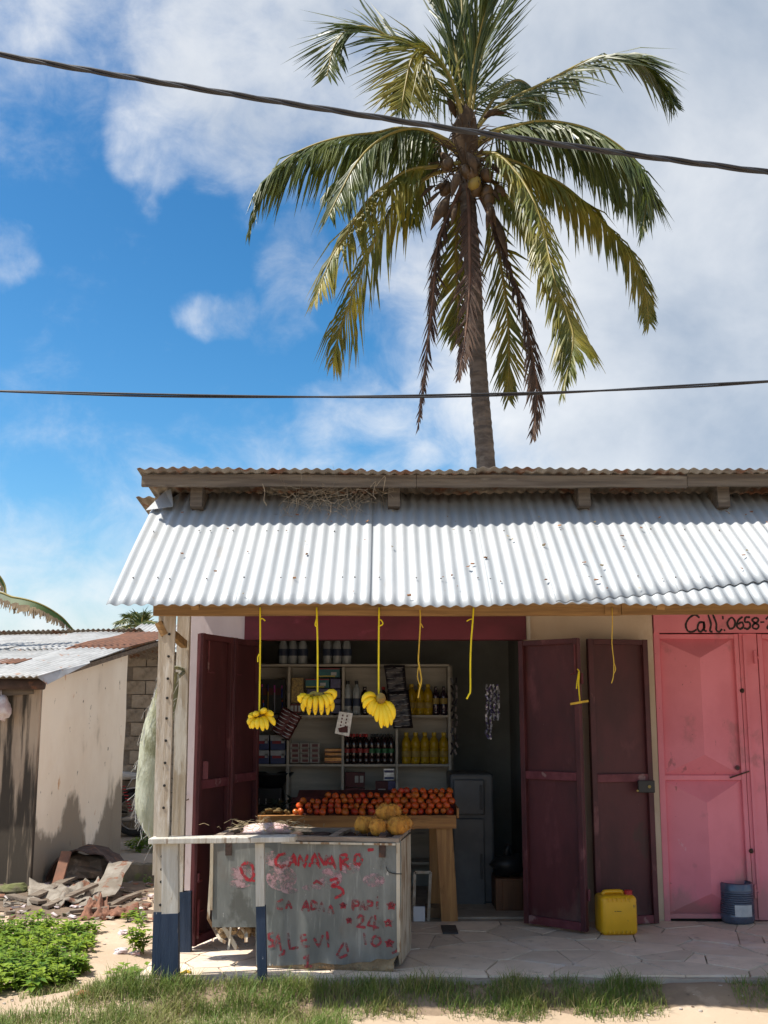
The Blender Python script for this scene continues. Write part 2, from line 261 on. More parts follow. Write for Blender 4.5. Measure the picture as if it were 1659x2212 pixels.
 whitebox=mat('white_carton', (.60, .61, .64), (.54, .55, .58), 6, .8),
 framewood=mat('peeling_frame', (.45, .40, .33), (.28, .22, .16), 12, .85),
 pen_pink=mat('pink_pen', (.62, .12, .5), (.5, .1, .4), 9, .4), pen_blue=mat('blue_pen', (.05, .10, .5), (.05, .08, .4), 9, .4),
 pen_red=mat('red_pen', (.6, .08, .03), (.5, .07, .03), 9, .4), pen_white=mat('grey_pen', (.42, .42, .48), (.36, .36, .42), 9, .4),
 ginger=mat('ginger_root', (.22, .15, .05), (.13, .085, .03), 14, .85, 0, .4, 40),
 greens=mat('dark_greens', (.02, .032, .018), (.012, .02, .011), 9, .7),
 bikeblue=mat('blue_tank', (.02, .16, .32), (.015, .12, .25), 5, .3), orange=mat('orange_reflector', (.7, .12, .02), (.6, .1, .02), 5, .4),
 seat=mat('white_seat_cover', (.62, .62, .6), (.5, .5, .48), 6, .6), tyre=mat('tyre_rubber', (.022, .022, .022), (.03, .03, .03), 10, .8),
 peel=mat('orange_peel', (.52, .20, .03), (.40, .14, .03), 10, .7), litter=mat('pale_litter', (.6, .56, .55), (.45, .35, .34), 14, .7),
 stone=mat('pale_stone', (.50, .44, .38), (.38, .33, .28), 7, .9), drywood=mat('dry_wood_chip', (.35, .17, .07), (.22, .1, .05), 7, .9),
 grate=mat('drain_plate', (.06, .065, .07), (.04, .043, .046), 12, .6),
)

# ------------------------------------------------------------------ mesh helpers
WO = {}                                   # world origin of every built object
def ws(o, label=None, cat=None, group=None, kind=None):
    if label: o['label'] = label
    if cat: o['category'] = cat
    if group: o['group'] = group
    if kind: o['kind'] = kind
    return o
def thing(name, label, cat, loc, group=None, kind=None):
    o = bpy.data.objects.new(name, None); o.empty_display_size = .1; COL.objects.link(o)
    o.location = loc; WO[o] = V(loc); return ws(o, label, cat, group, kind)
class MB:
    def __init__(s): s.v = []; s.f = []; s.m = []
    def add(s, vs, fs, m=0):
        n = len(s.v); s.v += [V(x) for x in vs]; s.f += [tuple(i + n for i in f) for f in fs]; s.m += [m] * len(fs); return s
    def box(s, c, size, rot=None, m=0, jit=0):
        hx, hy, hz = (x / 2 for x in size); c = V(c); vs = []
        for z in (-hz, hz):
            for y in (-hy, hy):
                for x in (-hx, hx):
                    p = V((x, y, z)) + V((random.uniform(-jit, jit), random.uniform(-jit, jit), random.uniform(-jit, jit)))
                    vs.append(c + (rot @ p if rot else p))
        return s.add(vs, [(0, 2, 3, 1), (4, 5, 7, 6), (0, 1, 5, 4), (2, 6, 7, 3), (0, 4, 6, 2), (1, 3, 7, 5)], m)
    def bar(s, a, b, wd, th, up=(0, 0, 1), m=0, jit=0, taper=1):
        a, b = V(a), V(b); d = (b - a); l = d.length; d.normalize(); u = V(up)
        sd = d.cross(u)
        if sd.length < 1e-4: sd = d.cross(V((0, 1, 0)))
        sd.normalize(); u = sd.cross(d); vs = []
        nseg = max(1, int(l / .25)) if jit else 1
        for i in range(nseg + 1):
            t = i / nseg; k = 1 + (taper - 1) * t; p = a.lerp(b, t)
            o = sd * random.uniform(-jit, jit) + u * random.uniform(-jit, jit)
            for x, y in ((-1, -1), (1, -1), (1, 1), (-1, 1)): vs.append(p + o + sd * (x * wd / 2 * k) + u * (y * th / 2 * k))
        fs = [(0, 1, 2, 3), tuple(nseg * 4 + q for q in (3, 2, 1, 0))]
        for i in range(nseg):
            for q in range(4): fs.append((i * 4 + q, (i + 1) * 4 + q, (i + 1) * 4 + (q + 1) % 4, i * 4 + (q + 1) % 4))
        return s.add(vs, fs, m)
    def tube(s, pts, rad, n=6, m=0, cap=True):
        pts = [V(p) for p in pts]; k = len(pts)
        if isinstance(rad, (int, float)): rad = [rad] * k
        vs = []; ref = V((.31, .77, .55))
        for i, p in enumerate(pts):
            t = (pts[min(i + 1, k - 1)] - pts[max(i - 1, 0)])
            if t.length < 1e-9: t = V((0, 0, 1))
            t.normalize(); a = t.cross(ref)
            if a.length < .05: a = t.cross(V((1, 0, 0)))
            a.normalize(); b = t.cross(a)
            for q in range(n):
                an = 2 * math.pi * q / n; vs.append(p + (a * math.cos(an) + b * math.sin(an)) * rad[i])
        fs = []
        for i in range(k - 1):
            for q in range(n): fs.append((i * n + q, i * n + (q + 1) % n, (i + 1) * n + (q + 1) % n, (i + 1) * n + q))
        if cap: fs += [tuple(reversed(range(n))), tuple((k - 1) * n + q for q in range(n))]
        return s.add(vs, fs, m)
    def lathe(s, prof, n=14, c=(0, 0, 0), ms=None, rot=None):
        c = V(c); base = len(s.v); k = len(prof)
        for r, z in prof:
            for q in range(n):
                an = 2 * math.pi * q / n; p = V((r * math.cos(an), r * math.sin(an), z)); s.v.append(c + (rot @ p if rot else p))
        for i in range(k - 1):
            for q in range(n):
                s.f.append((base + i * n + q, base + i * n + (q + 1) % n, base + (i + 1) * n + (q + 1) % n, base + (i + 1) * n + q)); s.m.append(ms[i] if ms else 0)
        s.f += [tuple(base + q for q in reversed(range(n))), tuple(base + (k - 1) * n + q for q in range(n))]; s.m += [ms[0] if ms else 0, ms[-1] if ms else 0]
        return s
    def prism(s, poly, off, m=0):          # polygon (3D points) pushed by vector off
        n = len(poly); off = V(off); vs = [V(p) for p in poly] + [V(p) + off for p in poly]
        fs = [tuple(range(n)), tuple(reversed(range(n, 2 * n)))] + [(i, n + i, n + (i + 1) % n, (i + 1) % n) for i in range(n)]
        return s.add(vs, fs, m)
    def blob(s, c, rad, n=10, k=7, rough=.15, seed=0, m=0, rot=None):
        c = V(c); base = len(s.v)
        for i in range(k + 1):
            th = math.pi * i / k
            for q in range(n):
                ph = 2 * math.pi * q / n; d = V((math.sin(th) * math.cos(ph), math.sin(th) * math.sin(ph), math.cos(th)))
                r = 1 + rough * mnoise.noise(d * 1.7 + V((seed * 3.1, seed * 1.7, 0)))
                p = V((d.x * rad[0], d.y * rad[1], d.z * rad[2])) * r; s.v.append(c + (rot @ p if rot else p))
        for i in range(k):
            for q in range(n): s.f.append((base + i * n + q, base + (i + 1) * n + q, base + (i + 1) * n + (q + 1) % n, base + i * n + (q + 1) % n)); s.m.append(m)
        return s
    def mesh(s, name, mats, o=V((0, 0, 0)), smooth=False):
        me = bpy.data.meshes.new(name); me.from_pydata([tuple(p - o) for p in s.v], [], s.f)
        for mm in (mats if isinstance(mats, (list, tuple)) else [mats]): me.materials.append(M[mm] if isinstance(mm, str) else mm)
        me.polygons.foreach_set('material_index', s.m)
        if smooth: me.polygons.foreach_set('use_smooth', [True] * len(s.f))
        me.update(); return me
    def build(s, name, mats, parent=None, loc=None, smooth=False, solid=0, bevel=0):
        o0 = WO[parent] if parent else (V(loc) if loc is not None else V((0, 0, 0)))
        o = bpy.data.objects.new(name, s.mesh(name, mats, o0, smooth)); COL.objects.link(o)
        if parent: o.parent = parent
        else: o.location = o0
        WO[o] = o0
        if solid: md = o.modifiers.new('thickness', 'SOLIDIFY'); md.thickness = solid
        if bevel: md = o.modifiers.new('edge', 'BEVEL'); md.width = bevel; md.segments = 2; md.limit_method = 'ANGLE'
        return o
def rotz(a): return Matrix.Rotation(a, 3, 'Z')
def frame(x, y, z): return Matrix((x, y, z)).transposed()
def dup(o, parent=None, loc=None, rot=None, scale=None, label=None, group=None):
    c = o.copy(); COL.objects.link(c)
    if parent is not None: c.parent = parent
    if loc is not None: c.location = loc
    if rot is not None: c.rotation_euler = rot
    if scale is not None: c.scale = scale
    if label: c['label'] = label
    if group: c['group'] = group
    for ch in o.children:
        k = ch.copy(); COL.objects.link(k); k.parent = c
        for g in ch.children: q = g.copy(); COL.objects.link(q); q.parent = k
    return c
def catmull(pts, n):
    pts = [V(p) for p in pts]; q = [pts[0] * 2 - pts[1]] + pts + [pts[-1] * 2 - pts[-2]]; out = []
    segs = len(pts) - 1
    for i in range(n + 1):
        t = i / n * segs; k = min(int(t), segs - 1); t -= k; a, b, c, d = q[k:k + 4]
        out.append(.5 * ((2 * b) + (c - a) * t + (2 * a - 5 * b + 4 * c - d) * t * t + (-a + 3 * b - 3 * c + d) * t ** 3))
    return out
def ribbon(mb, pts, wd, nrm, m=0, taper=True):
    nrm = V(nrm); k = len(pts); vs = []
    for i, p in enumerate(pts):
        t = pts[min(i + 1, k - 1)] - pts[max(i - 1, 0)]; t.normalize(); sd = t.cross(nrm); sd.normalize()
        ww = wd * (random.uniform(.8, 1.15)) / 2 * (.75 if taper and i in (0, k - 1) else 1)
        vs += [p - sd * ww, p + sd * ww]
    mb.add(vs, [(2 * i, 2 * i + 1, 2 * i + 3, 2 * i + 2) for i in range(k - 1)], m)
def corrugated(mb, o, ex, ev, width, length, pitch=.0752, amp=.0076, seg=8, nv=6, phase=0, cut=None, wob=.004, seed=0, m=0, gx=0.0):
    """corrugated sheet: o corner, ex across, ev along the ridges; cut(x) -> (start, end) along ev"""
    o, ex, ev = V(o), V(ex).normalized(), V(ev).normalized(); nn = ex.cross(ev).normalized()
    if nn.z < 0: nn = -nn
    nx = max(2, int(width / pitch * seg)); vs = []
    for i in range(nx + 1):
        x = width * i / nx; a, b = cut(x) if cut else (0, length)
        for j in range(nv + 1):
            y = a + (b - a) * j / nv
            h = amp * math.sin(2 * math.pi * (x + phase) / pitch) + wob * mnoise.noise(V(((x + gx) * 1.3 + seed, y * 1.1, seed * 2.2)))
            vs.append(o + ex * x + ev * y + nn * h)
    mb.add(vs, [(i * (nv + 1) + j, (i + 1) * (nv + 1) + j, (i + 1) * (nv + 1) + j + 1, i * (nv + 1) + j + 1) for i in range(nx) for j in range(nv)], m)
def bridge_box(mb, a, b, c, d, off): mb.prism([a, b, c, d], off)
XH = V((1, 0, 0)); YH = V((0, 1, 0)); ZH = V((0, 0, 1))
# ================================================================== GROUND
YF = 8.05 * K                      # facade plane
YV = 6.41 * K                      # front edge of the veranda
def gh(x, y):                      # terrain height
    h = .035 * mnoise.noise(V((x * .45, y * .45, 0))) + .012 * mnoise.noise(V((x * 2.3, y * 2.3, 4)))
    if -1.75 < x and YV - .05 < y: h = min(h, 0) - .02
    if y < YV + .1 and x > -2.2:
        t = max(0, min(1, (y - (YV - .50)) / .42)); h += .135 * t * t * (3 - 2 * t) * max(0, min(1, (x + 2.2) / .6))
    return h
def axis(lo, hi, a, b, step):
    r = []; x = a; s = step
    while x > lo: s *= 1.35; x -= s; r.append(max(x, lo))
    r.reverse(); x = a
    while x < b: r.append(x); x += step
    s = step
    while x < hi: r.append(x); s *= 1.35; x += s
    r.append(hi); return r
gx = axis(-900, 900, -6.5, 4.5, .11); gy = axis(-900, 900, 5.6, 17, .11); mb = MB(); n = len(gy)
mb.add([(x, y, gh(x, y) if abs(x) < 60 and abs(y) < 60 else 0) for x in gx for y in gy],
       [(i * n + j, (i + 1) * n + j, (i + 1) * n + j + 1, i * n + j + 1) for i in range(len(gx) - 1) for j in range(n - 1)])
ws(mb.build('ground', 'dirt', smooth=True), 'sandy brown dirt ground around the shop', 'ground', kind='structure')

mb = MB(); nx_, ny_ = 70, 7; vs_ = []
for i in range(nx_ + 1):
    x = -1.35 + 5.5 * i / nx_; w_ = .40 + .09 * mnoise.noise(V((x * 1.4, 0, 5))) + .04 * mnoise.noise(V((x * 6, 0, 5)))
    for j in range(ny_ + 1):
        y = YV + .03 - w_ * j / ny_; vs_.append((x, y, gh(x, y) + .010 * (1 - j / ny_) * (1 + mnoise.noise(V((x * 9, y * 9, 0)))) + .002 - .014 * (j == ny_)))
mb.add(vs_, [(i * (ny_ + 1) + j, (i + 1) * (ny_ + 1) + j, (i + 1) * (ny_ + 1) + j + 1, i * (ny_ + 1) + j + 1) for i in range(nx_) for j in range(ny_)])
ws(mb.build('soil_bank', 'banksoil', smooth=True), 'strip of brown soil against the front of the veranda', 'soil', kind='structure')
# ------------------------------------------------------------------ veranda with crazy paving
XV0 = G(300, 2100, FLOOR).x; XV1 = 4.4
ver = thing('veranda_floor', 'low concrete veranda paved with irregular beige stone slabs', 'veranda', (XV0, YV, 0), kind='structure')
mb = MB(); nseg = 46; fr = []; tp = []
for i in range(nseg + 1):
    x = XV0 + (XV1 - XV0) * i / nseg; e = .035 * mnoise.noise(V((x * 2.1, 0, 3))) + .015 * mnoise.noise(V((x * 7, 1, 3)))
    fr.append((x, YV - .07 + e, -.1)); tp.append((x, YV - .015 + e, FLOOR - .012 + .008 * mnoise.noise(V((x * 4, 5, 1)))))
k = nseg + 1; back = [(p[0], YF + 3.2, FLOOR - .012) for p in tp]; mb.v = [V(p) for p in fr + tp + back]
for i in range(nseg):
    mb.f += [(i, i + 1, k + i + 1, k + i), (k + i, k + i + 1, 2 * k + i + 1, 2 * k + i)]; mb.m += [0, 0]
mb.add([fr[0], tp[0], back[0], (XV0, YF + 3.2, -.1)], [(0, 1, 2, 3)])
mb.build('slab', 'concrete', ver)
random.seed(11)
seeds = [(random.uniform(XV0, XV1), random.uniform(YV, YF)) for _ in range(130)]
for it in range(1):
    pass
def clip(poly, px, py, qx, qy):
    mx, my = (px + qx) / 2, (py + qy) / 2; nx, ny = qx - px, qy - py; out = []
    for i in range(len(poly)):
        a, b = poly[i], poly[(i + 1) % len(poly)]
        da = (a[0] - mx) * nx + (a[1] - my) * ny; db = (b[0] - mx) * nx + (b[1] - my) * ny
        if da <= 0: out.append(a)
        if da * db < 0: t = da / (da - db); out.append((a[0] + (b[0] - a[0]) * t, a[1] + (b[1] - a[1]) * t))
    return out
for i, (px, py) in enumerate(seeds):
    poly = [(XV0 + .015, YV + .03), (XV1, YV + .03), (XV1, YF - .01), (XV0 + .015, YF - .01)]
    for j, q in enumerate(seeds):
        if j != i and poly: poly = clip(poly, px, py, *q)
    if len(poly) < 3: continue
    cx = sum(p[0] for p in poly) / len(poly); cy = sum(p[1] for p in poly) / len(poly)
    pts = []
    for p in poly:
        d = math.hypot(p[0] - cx, p[1] - cy); f = max(.2, 1 - .007 / max(d, .02)); pts.append((cx + (p[0] - cx) * f, cy + (p[1] - cy) * f))
    rag = []
    for a, b in zip(pts, pts[1:] + pts[:1]):           # broken, slightly ragged edges
        L_ = math.hypot(b[0] - a[0], b[1] - a[1]); nn_ = max(1, int(L_ / .07))
        for q in range(nn_):
            t = q / nn_; jx = .010 * mnoise.noise(V((a[0] * 3 + t * L_ * 9, a[1] * 5, i))) if q else 0; px_, py_ = a[0] + (b[0] - a[0]) * t, a[1] + (b[1] - a[1]) * t
            rag.append((px_ + (cx - px_) * abs(jx) * 4, py_ + (cy - py_) * abs(jx) * 4))
    pts = rag
    hz = FLOOR + random.uniform(-.002, .003); tl = (random.uniform(-.004, .004), random.uniform(-.004, .004))
    mb = MB(); mb.prism([(p[0], p[1], hz + tl[0] * (p[0] - cx) + tl[1] * (p[1] - cy)) for p in pts], (0, 0, -.03)); mb.build('paving_stone', 'paving', ver)
# ================================================================== SHOP BUILDING
XL = P(405, 1500, YF).x; XO0 = P(531, 1400, YF).x; XO1 = P(1133, 1400, YF).x; XP0 = P(1411, 1400, YF).x; XR = 4.3
ZLB = P(800, 1382, YF).z; ZLT = P(800, 1322, YF).z
YR = 6.75 * K; ZR = P(800, 1021, YR).z; RS = math.tan(R(6.5))
def roofz(y): return ZR - RS * (y - YR)
YB = YF + 2.6; YEND = YB + .5
shop = thing('shop_building', 'single storey shop with white corrugated awning, maroon doors and pink doors', 'shop', ((XL + XR) / 2, YF, 0))
def wallbox(name, x0, x1, z0, z1, y0=YF, th=.16, m='cream'):
    mb = MB(); mb.box(((x0 + x1) / 2, y0 + th / 2, (z0 + z1) / 2), (x1 - x0, th, z1 - z0)); return mb.build(name, m, shop)
zt = roofz(YF) - .05
wallbox('wall', XL, XO0, 0, zt, m='palewall')
wallbox('wall', XO0 + .002, XO1 - .002, ZLT + .002, zt, m='palewall')
wallbox('wall', XO1, XP0, 0, zt)
wallbox('wall', XP0 + .002, XR, ZLT + .03, zt)
o = wallbox('lintel', XO0 - .01, XO1 + .012, ZLB, ZLT, YF - .03, .15, 'maroonlight'); ws(o, 'maroon painted lintel over the open shop front')
mb = MB(); mb.box((XO1 + .03, YF - .02, (ZLB + ZLT) / 2), (.03, .03, ZLT - ZLB)); mb.build('lintel_end', 'post', shop)
# body of the house: side, back, partition, interior lining
def yzwall(name, x, y0, y1, th, m, ytop=True):
    mb = MB(); mb.prism([(x, y0, 0), (x, y1, 0), (x, y1, roofz(y1) - .05), (x, y0, roofz(y0) - .05)], (th, 0, 0)); return mb.build(name, m, shop)
yzwall('wall', XL, YF + .162, YB, .16, 'palewall'); yzwall('wall', XR - .16, YF + .162, YB, .16, 'palewall')
wallbox('wall', XL, XR, 0, roofz(YB) - .05, YB + .002, .16, 'palewall')
XPW = XO1 + .16
yzwall('partition', XPW, YF + .165, YB - .002, .1, 'interior')
wallbox('interior_lining', XL + .165, XPW - .002, FLOOR, roofz(YB) - .08, YB - .03, .028, 'interior')
mb = MB(); mb.prism([(XL + .163, YF + .17, FLOOR), (XL + .163, YB - .03, FLOOR), (XL + .163, YB - .03, roofz(YB) - .08), (XL + .163, YF + .17, roofz(YF + .2) - .08)], (.02, 0, 0)); mb.build('interior_lining', 'interior', shop)
mb = MB(); mb.box(((XL + XPW) / 2 + .05, (YF + YB) / 2 + .06, FLOOR - .004), (XPW - XL - .12, YB - YF - .2, .016)); mb.build('interior_floor', 'concrete', shop)
mb = MB(); mb.box(((XL + XPW) / 2 + .05, (YF + YB) / 2 + .06, 2.62), (XPW - XL - .4, YB - YF - .25, .02)); mb.build('ceiling_board', 'interior', shop)
# ---- upper roof: sheets, fascia, rafters
X0R = P(300, 1020, YR).x; sw = .0752 * 10
x = X0R; i = 0
ev = V((0, 1, -RS)).normalized()
while x < XR + .3:
    mb = MB(); wdt = sw + .05
    corrugated(mb, (x, YR - .06 + random.uniform(-.015, .015), ZR + .012 + .003 * (i % 2)), XH, ev, wdt, YEND - YR, nv=8, phase=0, seed=i * 3.3, wob=.02)
    mb.build('roof_sheet', 'zincdark', shop, solid=.002, smooth=True); x += sw; i += 1
mb = MB(); seg = [X0R + .02, X0R + 1.9, X0R + 3.75, XR + .4]
for a, b in zip(seg, seg[1:]):
    mb = MB(); mb.bar((a, YR + .02, ZR - .055 + random.uniform(-.008, .008)), (b - .004, YR + .02, ZR - .06 + random.uniform(-.008, .008)), .035, .082, jit=.004); mb.build('fascia_board', 'oldbeam', shop)
for u in (424, 850, 1262, 1562):
    p = P(u, 1068, YR + .11); mb = MB(); zz = p.z - .012
    mb.bar((p.x, YR + .10, zz), (p.x, YF + .1, zz - RS * (YF - YR)), .082, .15, jit=.003); mb.build('rafter', 'oldbeam', shop)
mb = MB(); mb.bar((X0R + .05, YR + .52, ZR - .13), (XR, YR + .52, ZR - .13), .06, .05); mb.build('purlin', 'oldbeam', shop)
mb = MB(); corrugated(mb, (X0R - .11, YR + .42, ZR - .045 - .42 * RS), XH, ev, .42, 3.2, nv=6, seed=8.8, wob=.03); mb.build('verge_sheet', 'zincdark', shop, solid=.002, smooth=True)
# ---- awning
YE = 5.9 * K; ZE = P(800, 1306, YE).z; SL = math.tan(R(34.6)); XA = P(229, 1305, YE).x
aw = V((0, 1, SL)).normalized(); LA = (7.13 * K - YE) / aw.y; AN = V((0, -SL, 1)).normalized()
x = XA; i = 0
while x < XR + .4:
    mb = MB()
    cut = (lambda xx: (0, LA)) if i else (lambda xx: (0, LA - .30 * max(0, 1 - xx / .14)))
    corrugated(mb, V((x, YE + random.uniform(-.006, .006), ZE)) + AN * (.0018 * (i % 2)), XH, aw, sw + .045, LA, nv=10, phase=0, seed=50, gx=x, cut=cut, wob=.020)
    mb.build('awning_sheet', 'awning', shop, solid=.0016, smooth=True); x += sw; i += 1
# second layer of sheets whose lower edge is cut obliquely, right half
xs = P(1205, 1308, YE).x
def ocut(x0):
    def f(xx):
        X = x0 + xx; a = max(.012, (X - xs) * .2)
        return (min(a, LA - .1), LA - .02)
    return f
x = xs - .04; j = 0
x = XA + sw * round((x - XA) / sw * 10) / 10
while x < XR + .3:
    mb = MB(); corrugated(mb, V((x, YE, ZE)) + AN * (.009 + .003 * (j % 2)), XH, aw, sw + .03, LA, nv=8, phase=(x - XA), seed=50, gx=x, cut=ocut(x), wob=.020)
    mb.build('awning_sheet', 'awning', shop, solid=.0016, smooth=True); x += sw; j += 1
# flashing piece bent over the upper left corner
mb = MB(); c0 = V((XA + .0, YE, ZE))
mb.add([c0 + aw * (LA - .34) + XH * -.02 + AN * .02, c0 + aw * (LA - .30) + XH * .16 + AN * .03, c0 + aw * (LA - .22) + XH * .15 + AN * .035, c0 + aw * (LA - .02) + XH * .10 + AN * .05, c0 + aw * (LA - .03) + XH * .055 + AN * .03],
       [(0, 1, 2, 3, 4)]); mb.build('corner_flashing', 'awning', shop, solid=.002)
# nails in two rows
for row, tt in (('lower', .19), ('upper', .60)):
    mb = MB(); xx = XA + .0752 * .25 + .0752
    while xx < XR:
        p = V((xx, YE, ZE)) + aw * (LA * tt + random.uniform(-.012, .012)) + AN * (.012 if xx < xs else .022)
        if row == 'lower' or random.random() < .4: mb.blob(p, (.0055, .0055, .004), 6, 4, 0)
        xx += .0752 * random.choice((1, 2, 2, 3))
    o = mb.build('roof_nails', 'iron', shop); o['kind'] = 'stuff'
# dry leaf bits and droppings lying on the sheets
mb = MB(); random.seed(71)
for i in range(60):
    p = V((random.uniform(XA + .2, 2.6), YE, ZE)) + aw * random.uniform(.08, LA * .8); p += AN * (.020 + .020 * mnoise.noise(V(((p.x) * 1.3 + 50, (p.y - YE) / aw.y * 1.1, 110))) + (.010 if p.x > xs else 0)); s_ = random.uniform(.004, .013)
    mb.box(p, (s_ * 2, s_, .003), rot=Matrix.Rotation(random.uniform(0, 6), 3, 'Z') @ Matrix.Rotation(R(34), 3, 'X'), jit=.003, m=random.choice((0, 0, 1)))
q = mb.build('leaf_bits', ['drywood', 'straw'], shop); q['kind'] = 'stuff'
# front beam under the awning
YBM = YE + .42; XB0 = P(333, 1318, YBM).x; zb0 = P(800, 1330, YBM).z; zb1 = P(800, 1306, YBM).z
mb = MB(); mb.bar((XB0, YBM, (zb0 + zb1) / 2), (XB0 + 2.9, YBM, (zb0 + zb1) / 2), .06, zb1 - zb0, jit=.002); mb.build('awning_beam', 'beam', shop)
mb = MB(); mb.bar((XB0 + 2.905, YBM + .004, (zb0 + zb1) / 2 + .006), (XR + .3, YBM, (zb0 + zb1) / 2 + .02), .06, zb1 - zb0, jit=.002); mb.build('awning_beam', 'beam', shop)
p = P(1318, 1318, YBM); mb = MB(); mb.box((p.x, YBM - .036, (zb0 + zb1) / 2 + .002), (.08, .012, (zb1 - zb0) * .92)); mb.build('splice_block', 'beam', shop)
for u in (440, 900, 1400):     # awning rafters under the sheet
    p = P(u, 1318, YBM).x; a = V((p, YE + .06, ZE + .06 * SL)) - AN * .048; mb = MB(); mb.bar(a, a + aw * (LA - .1), .045, .055, up=AN); mb.build('awning_rafter', 'beam', shop)
# ---- posts
def post(name, m, u0, v0, u1, v1, Y, wd, th, parent=shop, taper=1, jit=.003, Y1=None):
    a = P(u0, v0, Y); b = P(u1, v1, Y if Y1 is None else Y1); mb = MB(); mb.bar(a, b, wd, th, up=(0, 1, 0), jit=jit, taper=taper); return mb.build(name, m, parent)
YP = 6.40 * K
def splitpost(nm, u0, u1, wd, th, Y, zbot, zsplit, ztop, top='post', par=shop, low='bluepost'):
    """post with a dark blue painted foot: two lengths butted end to end"""
    xb = P(u0, 2112, Y).x; xt = P(u1, 1325, Y).x; X = lambda z: xb + (xt - xb) * (z - zbot) / (ztop - zbot)
    mb = MB(); mb.bar((X(zsplit), Y, zsplit), (X(ztop), Y, ztop), wd, th, up=(0, 1, 0), jit=.003); o = mb.build(nm, top, par)
    if low:
        mb = MB(); mb.bar((X(zbot), Y, zbot), (X(zsplit), Y, zsplit - .001), wd + .003, th + .003, up=(0, 1, 0), jit=.002); q = mb.build('painted_foot', low, par); q['label'] = 'dark blue painted foot of the post'
    return o
zs = P(345, 1968, YP).z
a = splitpost('awning_post', 341, 367, .074, .03, YP - .02, FLOOR + .0, zs, zb0 + .04, 'post')
# dark discs stand in for the shade inside that board's drilled holes
mb = MB(); hx0, hx1 = P(341, 2112, YP - .02).x, P(367, 1325, YP - .02).x
for v in (1370, 1418, 1466, 1508, 1552, 1600, 1648, 1697, 1745, 1850, 1878, 1905, 1955):
    pz = P(350, v, YP - .037).z; f = (pz - FLOOR) / (zb0 + .04 - FLOOR); mb.lathe([(.0085, -.003), (.0085, .003)], 8, (hx0 + (hx1 - hx0) * f + .004, YP - .0365, pz), rot=Matrix.Rotation(R(90), 3, 'X'))
q = mb.build('bolt_holes', 'dark', shop); q['kind'] = 'stuff'
post('awning_batten', 'post', 337, 1890, 352, 1330, YP + .03, .045, .03)
yb2 = 7.05 * K
xb, xt = P(400, 2056, yb2).x, P(402, 1330, yb2).x
z2 = P(400, 1925, yb2).z
mb = MB(); mb.bar((P(384, 1900, yb2).x - .0, yb2, z2), (P(398, 1330, yb2).x, yb2, P(398, 1330, yb2).z + .35), .085, .06, up=(0, 1, 0), jit=.003); mb.build('awning_post', 'post', shop)
mb = MB(); mb.bar((P(399, 2056, yb2).x, yb2, FLOOR), (P(399, 1930, yb2).x, yb2, z2 - .001), .086, .062, up=(0, 1, 0), jit=.002); mb.build('painted_foot', 'bluepost', shop)
mb = MB(); mb.bar(P(352, 1352, YP + .05), P(398, 1392, yb2 - .04), .04, .05); mb.build('knee_brace', 'beam', shop)
mb = MB(); mb.bar(P(343, 1345, YP - .01), P(357, 1372, YP - .01), .06, .045); mb.build('knee_brace', 'beam', shop)

# ---- maroon doors (open bifold leaves)
def leaf(p0, p1, z0, z1, th=.035, zm=None, handle=None, inner=1):
    """door leaf from p0 to p1 (x, y), steel frame on the side the viewer sees"""
    a = V((p0[0], p0[1], 0)); b = V((p1[0], p1[1], 0)); ex = (b - a).normalized(); wd = (b - a).length; nn = ex.cross(ZH)
    if nn.dot(a) > 0: nn = -nn            # towards the camera
    Q = lambda s, z, d=0: a + ex * s + ZH * z + nn * d
    mb = MB(); mb.prism([Q(.004, z0 + .004), Q(wd - .004, z0 + .004), Q(wd - .004, z1 - .004), Q(.004, z1 - .004)], nn * -.012)
    dl = mb.build('door_leaf', 'maroon', shop)
    fw = .042; zm = zm or z0 + (z1 - z0) * .5
    def fb(s0, s1, za, zb, dep=th, m='maroonframe', nm='frame_bar'):
        mb = MB(); mb.prism([Q(s0, za, .001), Q(s1, za, .001), Q(s1, zb, .001), Q(s0, zb, .001)], nn * dep); return mb.build(nm, m, dl, bevel=.003)
    fb(0, fw, z0, z1); fb(wd - fw, wd, z0, z1)
    fb(fw + .001, wd - fw - .001, z1 - fw, z1 - .002, th - .002); fb(fw + .001, wd - fw - .001, z0 + .002, z0 + .06, th - .002, 'maroonworn'); fb(fw + .001, wd - fw - .001, zm - .03, zm + .03, th - .002, 'maroonworn')
    return dl, Q
zd0, zd1 = FLOOR + .02, P(1258, 1378, 7.58 * K).z
zm = P(1190, 1676, 7.7 * K).z
pA = P(414, 1700, 7.11 * K); pM = P(491, 1700, 7.555 * K); pB = P(549, 1700, 7.98 * K)
pA.x = P(410, 2040, 7.11 * K).x
d1, Q1 = leaf((pA.x, 7.11 * K), (pM.x - .006, 7.55 * K), zd0, zd1, zm=P(450, 1692, 7.3 * K).z)
d2, Q2 = leaf((pM.x + .004, 7.565 * K), (pB.x, 7.98 * K), zd0, zd1, zm=P(520, 1680, 7.7 * K).z)
for dl, Q, s in ((d1, Q1, .10), (d2, Q2, .03)):
    mb = MB(); mb.tube([Q(s, zd1 - .05, .03), Q(s, zd1 - .27, .03), Q(s + .09, zd1 - .27, .03)], .007, 6); mb.build('bolt_rod', 'maroonworn', dl)
mb = MB(); mb.tube([Q1(.05, zd0 + .42, .05), Q1(-.02, zd0 + .42, .06), Q1(-.02, zd0 + .47, .06), Q1(.03, zd0 + .48, .05)], .008, 6); mb.build('pull_handle', 'maroonworn', d1)
mb = MB(); mb.tube([Q1(.02, zd0 + .05, .045), Q1(.02, zd0 + .30, .045)], .009, 6); mb.tube([Q1(.02, zd0 + .22, .045), Q1(.09, zd0 + .22, .045)], .006, 6); mb.build('bolt_rod', 'maroonworn', d1)
